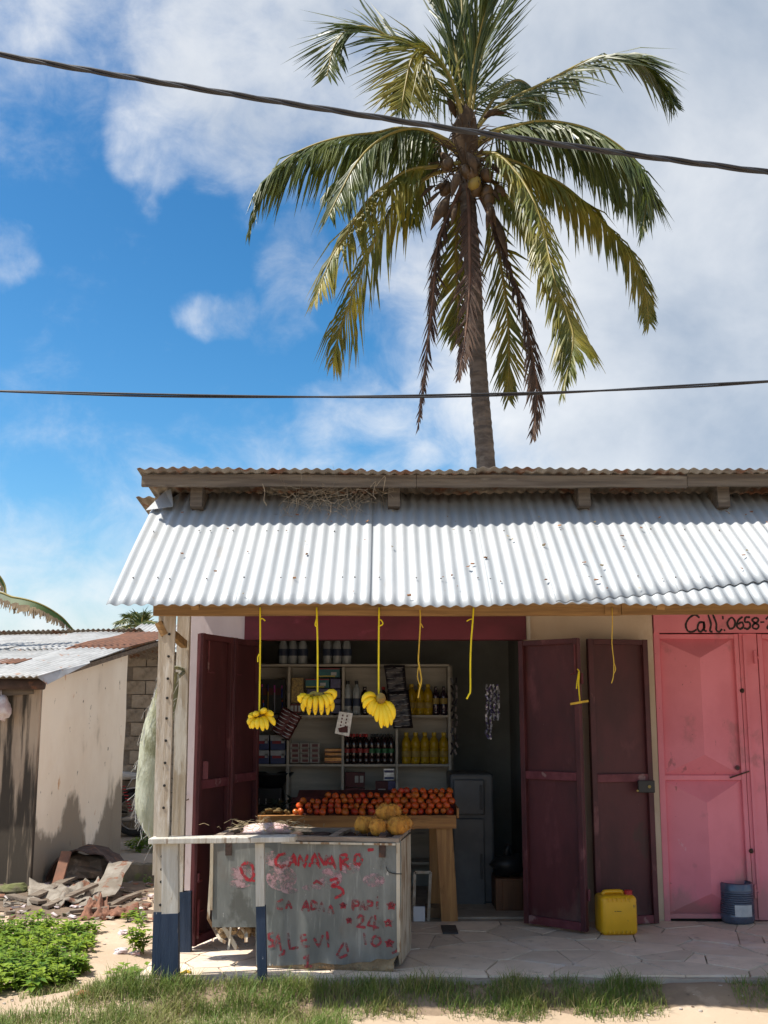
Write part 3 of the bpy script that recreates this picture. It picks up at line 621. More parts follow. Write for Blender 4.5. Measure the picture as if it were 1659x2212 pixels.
mb = MB(); c = Q1(.06, zm + .07, .045); mb.box(c, (.04, .02, .12), rot=rotz(.6)); mb.build('lock_box', 'maroonworn', d1)
e0 = P(1131, 1700, 7.9 * K); e1 = P(1262, 1700, 7.58 * K)
d3, Q3 = leaf((e0.x, 7.9 * K), (e1.x, 7.58 * K), zd0, zd1, zm=zm)
f0 = P(1275, 1700, 7.86 * K); f1 = P(1409, 1700, 7.93 * K)
d4, Q4 = leaf((f0.x, 7.84 * K), (f1.x, 7.95 * K), zd0 - .01, zd1 + .012, zm=P(1340, 1680, 7.9 * K).z)
p = P(1396, 1699, 7.86 * K); mb = MB(); mb.box(p, (.125, .03, .09)); lk = mb.build('lock_box', 'black', d4, bevel=.004)
mb = MB(); mb.lathe([(.012, 0), (.012, .008)], 10, p + V((.02, -.016, 0)), rot=Matrix.Rotation(R(90), 3, 'X')); mb.lathe([(.008, 0), (.008, .01)], 8, p + V((-.07, -.01, -.03)), rot=Matrix.Rotation(R(90), 3, 'X')); mb.build('key_hole', 'gilt', d4)
mb = MB(); wdt = (V((e1.x, 7.58 * K)) - V((e0.x, 7.9 * K))).length
mb.tube([Q3(wdt - .02, zd1 - .05, .045), Q3(wdt - .02, zd1 - .26, .045), Q3(wdt - .06, zd1 - .27, .045)], .007, 6); mb.build('bolt_rod', 'maroonworn', d3)
for zz in (zd0 + .25, zd1 - .3):
    mb = MB(); mb.tube([Q3(wdt + .01, zz - .04, .0), Q3(wdt + .01, zz + .04, .0)], .011, 8); mb.build('hinge', 'maroonworn', d3)
mb = MB(); zz = P(430, 1512, YF).z; c = P(478 * .864 + 0, 1723, 7.1 * K)
mb.tube([P(402, 1722, YF - .02) + V((.03 * math.cos(t), -.01, .022 * math.sin(t))) for t in [i * .7 for i in range(2, 9)]], .006, 6); mb.build('iron_ring', 'iron', shop)

# ---- pink doors with pressed diamonds
YD = YF + .01
ZPT = P(1500, 1367, YF).z
mb = MB(); mb.box(((XP0 + XR) / 2 + .004, YF + .02, (ZPT + ZLT + .02) / 2), (XR - XP0 - .01, .08, ZLT + .02 - ZPT)); pl = mb.build('lintel', 'pink', shop); pl['label'] = 'pink painted lintel with hand painted phone number'
wallbox('door_backing', XP0 + .01, XR - .02, FLOOR, ZPT, YF + .05, .05, 'dark')
def pinkdoor(u0, u1, v=1700):
    x0, x1 = P(u0, v, YD).x, P(u1, v, YD).x; zb, ztp = FLOOR + .015, ZPT - .008
    mb = MB(); mb.box(((x0 + x1) / 2, YD + .035, (zb + ztp) / 2), (x1 - x0, .02, ztp - zb)); d = mb.build('door_leaf', 'pink', shop); d['label'] = 'closed pink steel door leaf with pressed diamond panels'
    zmid = P(1520, 1680, YD).z; f = .035
    for (a, b, c, e) in ((x0, x0 + f, zb, ztp), (x1 - f, x1, zb, ztp), (x0 + f + .001, x1 - f - .001, ztp - f, ztp - .002), (x0 + f + .001, x1 - f - .001, zb + .002, zb + f), (x0 + f + .001, x1 - f - .001, zmid - .018, zmid + .018)):
        mb = MB(); mb.box(((a + b) / 2, YD + .012, (c + e) / 2), (b - a, .026, e - c)); mb.build('frame_bar', 'pink', d, bevel=.003)
    for c, e in ((zmid + .022, ztp - f - .004), (zb + f + .004, zmid - .022)):
        xa, xb_ = x0 + f + .004, x1 - f - .004; xm = (xa + xb_) / 2; dp = .115; yy = YD + .024; hp = .155 if c > zmid else .16
        mb = MB(); mb.add([(xa, yy, c), (xb_, yy, c), (xb_, yy, e), (xa, yy, e), (xm, yy - dp, c + hp), (xm, yy - dp, e - hp)], [(0, 1, 4), (1, 2, 5, 4), (2, 3, 5), (3, 0, 4, 5)]); mb.build('pressed_panel', 'pink', d)
    return d, x0, x1, zmid
pd, x0, x1, zmid = pinkdoor(1424, 1613)
c = V((x1 - .065, YD - .003, zmid + .075)); mb = MB(); mb.lathe([(.02, 0), (.02, .006)], 12, c, rot=Matrix.Rotation(R(90), 3, 'X')); mb.build('lock_rose', 'maroonworn', pd)
mb = MB(); mb.lathe([(.009, 0), (.009, .009)], 10, c + V((0, -.001, 0)), rot=Matrix.Rotation(R(90), 3, 'X')); mb.build('key_hole', 'black', pd)
mb = MB(); mb.tube([(x1 + .02, YD - .02, zmid + .05), (x1 - .13, YD - .012, zmid)], .006, 6); mb.build('hasp_bar', 'iron', pd)
pd2, y0_, y1_, _ = pinkdoor(1655, 1850)
wallbox('wall', y1_ + .03, XR - .021, 0, ZPT + .001, YF - .004, .054)
mb = MB(); mb.box(((x1 + y0_) / 2, YD + .03, (FLOOR + ZPT) / 2), (y0_ - x1 - .012, .05, ZPT - FLOOR - .01)); st = mb.build('door_mullion', 'pink', shop)
mb = MB(); mb.bar((x1 + .045, YD - .004, FLOOR + .02), (x1 + .045, YD - .004, ZPT - .02), .025, .014, up=(0, 1, 0)); mb.build('door_stop', 'pink', shop)
for v in (1492, 1838):
    p = P(1618, v, YD); mb = MB(); mb.blob((x1 + .006, YD - .004, p.z), (.018, .018, .018), 8, 6, .2); mb.build('hinge', 'iron', shop)
for v in (1420, 1925):
    p = P(1630, v, YD); mb = MB(); mb.tube([(p.x, YD - .012, p.z - .05), (p.x, YD - .012, p.z + .05)], .012, 8); mb.tube([(p.x, YD - .012, p.z), (p.x + .03, YD - .012, p.z)], .008, 6); mb.build('hinge', 'pink', shop)
mb = MB(); mb.bar((XP0 + .02, YD + .01, FLOOR), (XP0 + .03, YD + .01, ZPT), .045, .05, up=(0, 1, 0)); mb.build('door_jamb', 'pink', shop)
# lettering on the pink lintel, brushed strokes
CALL = [[(375,162),(345,143),(308,165),(288,205),(300,243),(330,250),(356,235)], [(398,188),(372,194),(362,228),(380,250),(405,222),(400,186),(404,238),(420,246)],
 [(428,142),(446,200),(440,243),(456,250)], [(458,140),(480,200),(480,238),(498,250),(516,232)], [(520,150),(522,172)], [(530,234),(532,246)],
 [(565,165),(549,196),(565,230),(590,221),(598,190),(582,162),(565,165)], [(645,155),(616,180),(610,215),(630,232),(650,215),(640,190),(614,202)],
 [(692,158),(664,160),(660,188),(685,190),(693,214),(676,232),(654,225)], [(725,160),(705,175),(720,192),(746,210),(735,231),(710,225),(712,205),(740,185),(742,168),(725,160)],
 [(756,190),(781,188)], [(790,172),(810,155),(826,176),(800,226),(834,226)]]
PY = V((0, YF - .0225, 0))
for st_ in CALL:
    mb = MB(); pts = [RP(1382.4 + .3439 * x, 1278.9 + .3439 * y, PY, YH) for x, y in st_]
    ribbon(mb, catmull(pts, len(pts) * 5) if len(pts) > 2 else pts, .016, (0, -1, 0)); mb.build('painted_stroke', 'blackpaint', pl)
# ================================================================== OLD FREEZER with painted price list
FA = R(8); FC = G(863, 2101, FLOOR); FE = V((-math.cos(FA), math.sin(FA), 0)); FD = V((math.sin(FA), math.cos(FA), 0)); FN = -FD
def fp(u, v, off=0.0): return RP(u, v, FC + FN * off, FN)
ztop = fp(700, 1817).z; WF = (fp(456, 1900) - FC).dot(FE); DF = .62
def fq(s, d, z): return FC + FE * s + FD * d + ZH * (z - FC.z)
frz = thing('chest_freezer', 'broken old chest freezer with red painted words, used as a counter', 'freezer', fq(WF / 2, DF / 2, FLOOR))
sN = (fp(552, 2040) - FC).dot(FE); zN = fp(500, 2003).z
front = [fp(u, v) for u, v in ((456, 1822), (866, 1815), (867, 1850), (866, 1950), (865, 2040), (862, 2062), (850, 2070), (838, 2073), (815, 2071), (800, 2078), (770, 2079), (745, 2084), (715, 2083), (690, 2079), (668, 2083), (640, 2084), (610, 2086), (580, 2086), (553, 2085), (552, 2003), (458, 2003))]
mb = MB(); mb.prism(front, FD * .006); mb.build('front_panel', 'zincpanel', frz)
def fbox(nm, s0, s1, d0, d1, z0, z1, m):
    mb = MB(); mb.prism([fq(s0, d0, z0), fq(s1, d0, z0), fq(s1, d1, z0), fq(s0, d1, z0)], (0, 0, z1 - z0)); return mb.build(nm, m, frz)
zi = ztop - .05
mb = MB(); pr = [(.012, FLOOR + .10), (.05, FLOOR + .035), (.10, FLOOR + .004), (sN - .004, FLOOR + .004), (sN - .004, zi), (.012, zi)]
mb.prism([fq(s, .007, z) for s, z in pr], FD * (DF - .02)); mb.build('body', 'foam', frz)
fbox('body', sN - .002, WF - .02, .007, DF - .03, zN + .01, zi, 'foam')
# right side panel: peeling white enamel
mb = MB(); mb.prism([fq(0, .002, FLOOR + .11), fq(0, .07, FLOOR + .03), fq(0, DF, FLOOR + .015), fq(0, DF, ztop - .01), fq(0, .002, ztop - .004)], FE * .010); mb.build('side_panel', 'freezerwhite', frz)
mb = MB(); mb.bar(fq(.004, -.006, FLOOR + .12), fq(.004, -.006, ztop - .002), .022, .012, up=FN, jit=.003); mb.build('corner_strip', 'freezerwhite', frz)
mb = MB(); mb.bar(fq(WF - .004, -.004, zN + .1), fq(WF - .0, -.004, ztop - .002), .02, .012, up=FN, jit=.003); mb.build('corner_strip', 'freezerwhite', frz)
# bent strips hanging off the broken lower left corner
for pts, wd in (([(458, 1830), (454, 1900), (449, 1985), (455, 2005), (475, 2030), (487, 2036)], .018), ([(482, 2003), (492, 2025), (508, 2053)], .028), ([(519, 2003), (528, 2020), (531, 2036)], .022), ([(497, 2004), (494, 2030), (492, 2052)], .012)):
    mb = MB(); q = [fp(u, v, .012) for u, v in pts]; q = [p + FD * random.uniform(0, .05) for p in q]
    for a, b in zip(q, q[1:]): mb.bar(a, b, wd, .008, up=FN)
    mb.build('bent_strip', 'freezerwhite', frz)
mb = MB()
for i in range(26):
    c = fq(sN + random.uniform(.05, .3), random.uniform(.05, .3), zN + random.uniform(-.09, .01)); mb.blob(c, (random.uniform(.015, .04),) * 3, 6, 4, .5, i)
mb.build('torn_insulation', 'foam', frz)
# broken edge of rotten insulation along the bottom
mb = MB()
for i in range(34):
    s = .06 + (sN - .1) * i / 33; mb.blob(fq(s, .03, FLOOR + .022), (.03, .028, .024 + .014 * random.random()), 7, 4, .5, i)
mb.build('torn_insulation', 'foam', frz)
# timber rim and what lies in the open top
rim = [(0, WF, -.012, .05), (0, WF, DF - .05, DF + .01)]
for s0, s1, d0, d1 in rim:
    mb = MB(); mb.bar(fq(s0, (d0 + d1) / 2, ztop + .012), fq(s1, (d0 + d1) / 2, ztop + .010), d1 - d0, .026, jit=.004); mb.build('rim_board', 'freezerwood', frz)
for s in (.03, WF * .36, WF * .68, WF - .03):
    mb = MB(); mb.bar(fq(s, .052, ztop + .014), fq(s, DF - .052, ztop + .014), .05, .022, jit=.004); mb.build('rim_board', 'freezerwood', frz)
mb = MB(); mb.bar(fq(.02, -.02, ztop - .010), fq(WF * .62, -.02, ztop - .009), .012, .014, up=FN, jit=.001); mb.build('edge_strip', 'freezerwhite', frz)
mb = MB(); mb.prism([fq(.01, .02, ztop - .042), fq(WF - .01, .02, ztop - .042), fq(WF - .01, DF - .02, ztop - .042), fq(.01, DF - .02, ztop - .042)], (0, 0, .012)); mb.build('inner_floor', 'dark', frz)
mb = MB()
for i in range(7):
    for j in range(3):
        c = fq(.12 + .16 * i + random.uniform(-.02, .02), .14 + .16 * j, ztop - .03); mb.lathe([(.07, 0), (.075, .02), (.06, .034), (.03, .03)], 10, c)
mb.build('cup_holders', 'rustbin', frz)
for u, w_ in ((826, 16), (494, 14)):
    a = fp(u, 1852 if u > 600 else 1848, .004); b = fp(u, 1806, .006); mb = MB(); mb.bar(a, b, .042, .006, up=FN, jit=.001); mb.bar(b, b + FD * .07 + ZH * .012, .042, .006); mb.build('hinge_strap', 'rustbin', frz)
mb = MB(); mb.tube(catmull([fp(868, 1888, .01), fp(850, 1887, .014), fp(838, 1882, .016), fp(834, 1872, .012)], 12), .003, 5); mb.build('wire_loop', 'black', frz)
TXT = [[(668,155),(622,165),(595,200),(602,236),(640,250),(672,234)], [(690,252),(728,155),(745,242)], [(705,215),(742,210)], [(760,246),(770,166),(805,250),(826,160)],
 [(838,250),(876,155),(916,262)], [(855,220),(905,225)], [(900,150),(945,235),(966,166)], [(955,240),(990,165),(1030,268)], [(975,225),(1020,230)],
 [(1066,277),(1060,166),(1100,160),(1112,190),(1070,214),(1136,266)], [(1168,165),(1160,225),(1195,236),(1216,196),(1200,160),(1168,165)], [(1255,130),(1300,124)],
 [(362,230),(350,270),(380,322),(420,340),(441,300),(430,242),(392,222),(362,232)], [(380,336),(450,350)],
 [(985,346),(1035,335),(1040,365),(1000,386),(1060,400),(1082,430),(1060,456),(1018,470)]]
TX2 = [[(866,370),(892,350),(932,375)], [(650,482),(606,505),(612,545),(650,550)], [(672,550),(690,497),(712,550)], [(785,562),(816,490),(836,570)], [(800,536),(832,535)],
 [(850,556),(856,490),(890,510),(890,545),(850,556)], [(905,566),(926,505),(946,570)], [(975,582),(990,525),(1012,586)],
 [(1150,562),(1150,490),(1195,496),(1190,525),(1150,530)], [(1200,560),(1225,496),(1237,560)], [(1208,536),(1236,534)], [(1250,562),(1256,490),(1290,500),(1286,526),(1256,530)], [(1325,552),(1325,496)], [(1322,466),(1330,468)],
 [(1180,622),(1200,595),(1226,606),(1220,636),(1180,676),(1242,682)], [(1290,600),(1256,666),(1336,686)], [(1310,594),(1300,706)],
 [(580,720),(546,730),(550,764),(580,780),(576,815),(545,820)], [(590,830),(615,730),(636,850)], [(595,796),(630,790)], [(685,720),(700,836),(762,825)], [(776,735),(790,822),(842,815)], [(776,740),(816,735)], [(785,776),(822,770)],
 [(870,756),(906,822),(936,736)], [(965,710),(976,826)], [(660,840),(655,870),(620,886)], [(795,906),(830,880),(825,960)], [(800,966),(860,960)],
 [(1086,790),(1036,880),(1060,900),(1112,876)], [(1100,790),(1116,860)], [(1230,720),(1241,806)], [(1290,760),(1285,796),(1315,816),(1346,790),(1340,756),(1312,745),(1290,760)], [(1470,830),(1460,852),(1430,866)]]
for cx, cy, r in ((1080, 525, 24), (1425, 526, 32), (1125, 632, 22), (1405, 650, 30), (1412, 795, 32)):
    TX2.append([(cx + r * math.cos(R(-90 + 144 * i)), cy + r * .9 * math.sin(R(-90 + 144 * i))) for i in range(6)])
for strokes, m, nm, wd in ((TXT, 'redpaint', 'painted_lettering', .019), (TX2, 'redfaint', 'painted_lettering', .016)):
    for k, st_ in enumerate(strokes):
        mb = MB(); pts = [fp(414.8 + .3021 * x, 1797.3 + .3021 * y, .0025 + .0003 * (k % 5)) for x, y in st_]; out = []
        for a, b in zip(pts, pts[1:]): out += [a.lerp(b, t) for t in (0, .25, .5, .75)]
        out.append(pts[-1])
        ribbon(mb, catmull(pts, len(pts) * 5) if len(pts) > 5 and len(st_) != 6 else out, wd, FN); mb.build('painted_stroke', m, frz)
for k, (cx, cy, rx, ry) in enumerate(((640, 330, 110, 90), (990, 330, 85, 75), (1300, 345, 80, 50), (855, 398, 70, 22), (350, 290, 100, 50), (340, 370, 80, 30), (620, 190, 120, 60), (700, 420, 60, 22), (1130, 260, 70, 40))):
    mb = MB(); c_ = [fp(414.8 + .3021 * (cx + rx * math.cos(a * .37) * (1 + .3 * mnoise.noise(V((a, k, 1))))), 1797.3 + .3021 * (cy + ry * math.sin(a * .37) * (1 + .3 * mnoise.noise(V((a, k, 5))))), .0012 + .00012 * k) for a in range(17)]
    mb.add(c_, [tuple(range(17))]); mb.build('paint_smear', 'pinksmear', frz)
# coconuts on the rim
cn = [(788, 1785, .33), (815, 1786, .2), (857, 1786, .24), (833, 1763, .36), (846, 1757, .46), (868, 1780, .42)]
clab = ['husked orange coconut on the freezer, leftmost of the heap', 'round husked coconut in the front middle of the freezer heap', 'husked coconut at the front right of the freezer heap',
        'husked coconut on top of the heap on the freezer', 'husked coconut at the top back of the freezer heap', 'hairy husked coconut at the right back of the freezer heap']
for i, (u, v, d) in enumerate(cn):
    rr = (.070, .055, .055) if i not in (1,) else (.055, .055, .055)
    c = fq(0, d, ztop); pl_ = P(u, v, c.y); c = V((pl_.x, c.y, pl_.z))
    zc = ztop + .022 + rr[2] * .95 if i in (0, 1, 2, 5) else ztop + .022 + rr[2] * 2.35
    c.z = zc if i != 4 else zc - .01
    mb = MB(); mb.blob(c, rr, 14, 10, .22, i + 3, rot=rotz(random.uniform(-.5, .5)))
    for k in range(70):
        a = V((random.uniform(-1, 1), random.uniform(-1, .4), random.uniform(-.6, 1))).normalized(); p0 = c + V((a.x * rr[0], a.y * rr[1], a.z * rr[2])) * .98
        mb.tube([p0, p0 + a * .012 + V((random.uniform(-.02, .02), 0, random.uniform(-.02, .01)))], [.0016, .0006], 3)
    ws(mb.build('coconut', 'coconut', loc=c - ZH * rr[2], smooth=True), clab[i], 'coconut', 'husked coconuts heaped on the freezer')
# torn bundle and straw on the left end of the top
c = fq(WF * .74, .2, ztop + .045); mb = MB(); mb.blob(c, (.16, .09, .035), 16, 7, .6, 5)
ws(mb.build('cloth_bundle', 'cloth', loc=c, smooth=True), 'pale pink torn cloth bundle on the left end of the freezer', 'cloth')
mb = MB()
for i in range(130):
    s = WF * .74 + random.gauss(0, .15); p = fq(s, random.uniform(.02, .4), ztop + .03 + random.uniform(0, .05)); q = p + V((random.uniform(-.1, .1), random.uniform(-.03, .03), random.uniform(-.01, .05)))
    mb.tube([p, p.lerp(q, .5) + ZH * .012, q], .0014, 3)
ws(mb.build('straw', 'straw'), 'loose dry straw around the cloth bundle on the freezer', 'straw', kind='stuff')

# ================================================================== BENCH RAIL in front
YRL = 6.36 * K
za = P(500, 1823, YRL - .06).z; zb_ = P(500, 1811, YRL - .06).z
xa, xb = P(326, 1815, YRL).x, P(640, 1815, YRL).x
rail = thing('bench_rail', 'white and blue painted plank rail on two short posts before the freezer', 'bench', ((xa + xb) / 2, YRL, FLOOR))
mb = MB(); mb.bar((xa, YRL, (za + zb_) / 2), (xb, YRL - .01, (za + zb_) / 2 + .012), .15, zb_ - za, jit=.002); mb.build('plank', 'whitepost', rail, bevel=.004)
for ub, ut, wd, vs_ in ((369, 368, .098, 1972), (567, 561, .052, 1956)):
    zz = P(ub, vs_, YRL).z; x_b = P(ub, 2110, YRL).x; x_t = P(ut, 1825, YRL).x; f = (zz - FLOOR) / (za - FLOOR); xm = x_b + (x_t - x_b) * f
    zbt = FLOOR if ub < 500 else FLOOR - .0
    mb = MB(); mb.bar((xm, YRL, zz), (x_t, YRL, za - .001), wd, .06, up=(0, 1, 0), jit=.002); mb.build('leg', 'whitepost', rail)
    mb = MB(); mb.bar((x_b, YRL, zbt), (xm, YRL, zz - .001), wd + .002, .062, up=(0, 1, 0), jit=.002); q = mb.build('leg', 'bluepost', rail); q['label'] = 'dark blue painted foot of the leg'
# ================================================================== BANANAS ON STRINGS
YS = YBM - .045
def twine(name, pts, r, m, label, grp, extra=()):
    mb = MB(); q = [P(u, v, YS) for u, v in pts]; q = catmull(q, len(q) * 5); mb.tube(q, r, 6)
    for e in extra: mb.tube(catmull([P(u, v, YS - .004) for u, v in e], 8), r * .75, 5)
    return ws(mb.build(name, m, loc=q[0], smooth=True), label, 'string', grp)
gs = 'yellow twine hanging from the awning beam'
twine('hanging_string', [(562, 1312), (562, 1400), (560, 1548)], .0055, 'string', 'straight yellow twine holding the leftmost banana bunch', gs, [[(562, 1338), (567, 1336), (573, 1341)], [(560, 1412), (557, 1420), (557, 1430)]])
twine('hanging_string', [(684, 1312), (686, 1400), (686, 1505)], .006, 'string', 'straight yellow twine holding the middle banana bunch', gs, [[(684, 1335), (681, 1350), (686, 1354)]])
twine('hanging_string', [(819, 1312), (818, 1400), (818, 1515)], .006, 'string', 'straight yellow twine holding the banana bunch beside the black sachets', gs, [[(818, 1338), (824, 1340), (827, 1348), (818, 1353)]])
twine('hanging_string', [(907, 1312), (908, 1345), (905, 1400), (904, 1430), (910, 1465), (906, 1490), (903, 1508)], .0045, 'stringold', 'frayed ochre twine without fruit in front of the oil bottles', gs, [[(908, 1345), (911, 1350), (914, 1356)], [(905, 1430), (908, 1450), (911, 1470), (906, 1490)], [(904, 1440), (902, 1462), (907, 1480)]])
twine('hanging_string', [(1023, 1312), (1021, 1345), (1018, 1380), (1016, 1430), (1016, 1490), (1013, 1500), (1008, 1510)], .0055, 'string', 'bright yellow twine without fruit at the dark doorway', gs, [[(1021, 1337), (1015, 1338), (1008, 1342)]])
twine('hanging_string', [(1322, 1312), (1323, 1345), (1322, 1390), (1326, 1430), (1325, 1460), (1321, 1476)], .003, 'stringold', 'thin ochre twine in front of the maroon door with lock', gs, [[(1326, 1430), (1330, 1445), (1326, 1455)]])
YH2 = 7.5 * K
hs = thing('string_hanger', 'small stick tied to yellow twine on the maroon door', 'hanger', P(1250, 1445, YH2))
mb = MB(); pp = [P(u, v, YH2) for u, v in ((1247, 1445), (1251, 1452), (1250, 1480), (1253, 1518))]; mb.tube(catmull(pp, 12), .005, 5)
mb.tube(catmull([P(u, v, YH2) for u, v in ((1250, 1452), (1247, 1470), (1245, 1488))], 8), .005, 5); mb.build('twine', 'string', hs)
mb = MB(); mb.bar(P(1232, 1521, YH2 - .01), P(1271, 1514, YH2 - .01), .012, .016); mb.build('stick', 'stringold', hs)
def banana(parent, p0, p1, bend, r):
    p0, p1 = V(p0), V(p1); ln = (p1 - p0).length; mb = MB(); pts = []; rad = []
    prof = [(.0, .35), (.10, .45), (.22, .9), (.4, 1.05), (.6, 1.05), (.78, .92), (.9, .6), (.97, .3), (1.0, .24)]
    for t, k in prof: pts.append(p0.lerp(p1, t) + V(bend) * (4 * t * (1 - t))); rad.append(r * k)
    mb.tube(pts, rad, 8)
    for i, f in enumerate(mb.f):
        if len(f) == 4 and i // 8 == 7 or i == len(mb.f) - 1: mb.m[i] = 1
    mb.build('banana', ['banana', 'bananatip'], parent, smooth=True)
def px(n): return n / F * YS          # display pixels to metres at the strings
gb = 'banana bunches hanging on yellow twine'
# left bunch: bananas seen end on and sideways
c = P(561, 1552, YS); b1 = thing('banana_bunch', 'small leftmost banana bunch with bananas pointing at the viewer', 'bananas', c, gb)
for (x0, y0, x1, y1, d0, d1) in ((561, 1543, 574, 1536, .0, -.07), (566, 1541, 589, 1548, .02, -.05), (558, 1546, 552, 1546, 0, -.08), (556, 1546, 540, 1553, .02, -.06), (556, 1552, 537, 1566, .0, -.05), (558, 1553, 546, 1575, .0, -.06),
                                 (560, 1552, 556, 1576, -.02, -.07), (562, 1550, 568, 1580, -.02, -.07), (565, 1548, 577, 1577, -.01, -.06), (568, 1546, 593, 1568, .0, -.04), (558, 1556, 541, 1574, .03, -.01), (563, 1548, 584, 1556, .03, .0)):
    banana(b1, P(x0, y0, YS + d0), P(x1, y1, YS + d1), ((x1 - x0) * .0006, -.02, .012), .0175)
mb = MB(); mb.blob(P(561, 1549, YS), (.025, .03, .022), 8, 6, .3, 2); mb.build('stem', 'bananastem', b1)
c = P(684, 1508, YS); b2 = thing('banana_bunch', 'wide banana bunch in the middle of the three, in two tiers', 'bananas', c, gb)
tips = [(651, 1519), (661, 1528), (671, 1533), (682, 1536), (694, 1536), (705, 1531), (713, 1523), (720, 1512)]
for i, (tx, ty) in enumerate(tips):
    sx = 684 + (tx - 684) * .45; sy = 1503 - (abs(tx - 684) < 20) * -2 - (6 if i == 7 else 0); banana(b2, P(sx, sy, YS - .01), P(tx, ty, YS - .045), ((tx - 684) * .0009, -.03, .018 if i != 7 else .026), .0165)
for i, tx in enumerate((656, 668, 681, 694, 707, 716)):
    ty = 1540 + (6 if 660 < tx < 710 else -2); sx = 684 + (tx - 684) * .5; banana(b2, P(sx, 1506, YS + .025), P(tx, ty, YS + .02), ((tx - 684) * .0007, -.0, .012), .016)
mb = MB(); mb.tube(catmull([P(667, 1505, YS), P(676, 1497, YS), P(686, 1499, YS), P(697, 1500, YS)], 10), [.012] * 11, 8); mb.build('stem', 'bananastem', b2)
c = P(820, 1515, YS); b3 = thing('banana_bunch', 'banana bunch fanned around a cut brown stem, rightmost of the three', 'bananas', c, gb)
for (x0, y0, x1, y1, bx, bz) in ((815, 1507, 782, 1518, -.01, .035), (814, 1511, 786, 1531, -.015, .022), (815, 1513, 796, 1541, -.014, .016), (817, 1515, 806, 1548, -.01, .008), (820, 1517, 814, 1560, -.006, 0), (823, 1517, 824, 1574, 0, 0), (826, 1517, 837, 1573, .006, 0), (829, 1516, 845, 1568, .012, .006), (831, 1514, 849, 1556, .02, .014), (828, 1517, 831, 1570, .004, 0), (812, 1514, 800, 1544, -.01, .01)):
    banana(b3, P(x0, y0, YS - .01), P(x1, y1, YS - .03 + random.uniform(-.01, .01)), (bx, -.018, bz), .0175)
mb = MB(); mb.lathe([(.02, 0), (.03, .03), (.028, .06), (.02, .085)], 10, P(823, 1514, YS + .01), rot=Matrix.Rotation(R(70), 3, 'X')); mb.build('stem', 'bananastem', b3)

# ================================================================== TABLE WITH TOMATOES
YT = YF - .02; ztb = P(800, 1762, YT).z
tx0, tx1 = P(552, 1770, YT).x, P(985, 1770, YT).x; td = .62
tab = thing('produce_table', 'orange brown timber table with tomatoes inside the shop front', 'table', ((tx0 + tx1) / 2, YT + td / 2, FLOOR))
for i in range(4):
    mb = MB(); mb.bar((tx0, YT + .08 + .155 * i, ztb - .012 + random.uniform(-.001, .001)), (tx1, YT + .08 + .155 * i, ztb - .012), .15, .024); mb.build('top_plank', 'table', tab, bevel=.002)
zap = P(960, 1790, YT).z
mb = MB(); mb.bar((tx0, YT - .016, (ztb + zap) / 2), (tx1, YT - .016, (ztb + zap) / 2 + .004), .03, ztb - zap, jit=.0015); mb.build('front_board', 'table', tab)
mb = MB(); mb.bar((tx1 + .014, YT - .02, ztb + .02), (tx1 + .014, YT + td, ztb + .02), .016, .075); mb.build('end_board', 'table', tab)
xl0, xl1 = P(972, 1995, YT).x, P(960, 1790, YT).x
mb = MB(); mb.bar((xl0, YT + .03, FLOOR), (xl1, YT + .03, zap), .125, .05, up=(0, 1, 0), jit=.002); mb.build('leg', 'tableleg', tab)
for xx, yy, wd in ((xl1 - .05, YT + td - .05, .09), (tx0 + .07, YT + .03, .1), (tx0 + .07, YT + td - .05, .09)):
    mb = MB(); mb.bar((xx, yy, FLOOR), (xx, yy, ztb - .025), wd, .05, up=(0, 1, 0)); mb.build('leg', 'tableleg', tab)
rt = .0315
mb = MB(); prof = [(math.sin(math.pi * i / 8) * (1 if i else .01), -math.cos(math.pi * i / 8)) for i in range(9)]
mb.lathe([(max(.004, a * rt), b * rt * .86 + (.004 if i == 8 else 0) - (.004 if i >= 7 else 0)) for i, (a, b) in enumerate(prof)], 12)
for k in range(5):
    a = k * 2 * math.pi / 5; d = V((math.cos(a), math.sin(a), 0)); sd = V((-d.y, d.x, 0)); z = rt * .80
    mb.add([V((0, 0, z)) + sd * .002, V((0, 0, z)) - sd * .002, d * .016 + ZH * (z - .001), d * .008 + sd * .003 + ZH * (z + .003)], [(0, 1, 2, 3)], 1)
mb.lathe([(.0035, rt * .78), (.003, rt * .86)], 6, ms=[1])
tme = [mb.mesh('tomato', [a_, 'tomatoscar'], smooth=True) for a_ in ('tomato', 'tomato', 'tomato', 'tomatodeep', 'tomatoripe')]
random.seed(5)
rows = [(637, 980, 0), (640, 980, 1), (655, 980, 2), (700, 978, 3), (850, 972, 4)]
for (ua, ub, k) in rows:
    yy = YT + .045 + .050 * k; zz = ztb + rt * .9 + .035 * k; x = P(ua, 1740, yy).x + (rt if k % 2 else 0)
    while x < P(ub, 1740, yy).x:
        o = bpy.data.objects.new('tomato', random.choice(tme)); COL.objects.link(o); s = random.choice((random.uniform(.72, .9), random.uniform(.85, 1.1)))
        o.location = (x + random.uniform(-.007, .007), yy + random.uniform(-.014, .010), zz + random.uniform(-.007, .006)); o.scale = (s, s * random.uniform(.93, 1.05), s * random.uniform(.88, 1.08))
        o.rotation_euler = (R(random.uniform(30, 110)), random.uniform(-.7, .7), random.uniform(-.9, .9))
        ws(o, 'red tomato in the long stacked heap on the timber table', 'tomato', 'tomatoes heaped on the timber table'); x += rt * 2 * (s + random.uniform(-.02, .10))
mb = MB(); xa_, xb_ = P(640, 1740, YT + .2).x, P(982, 1740, YT + .2).x
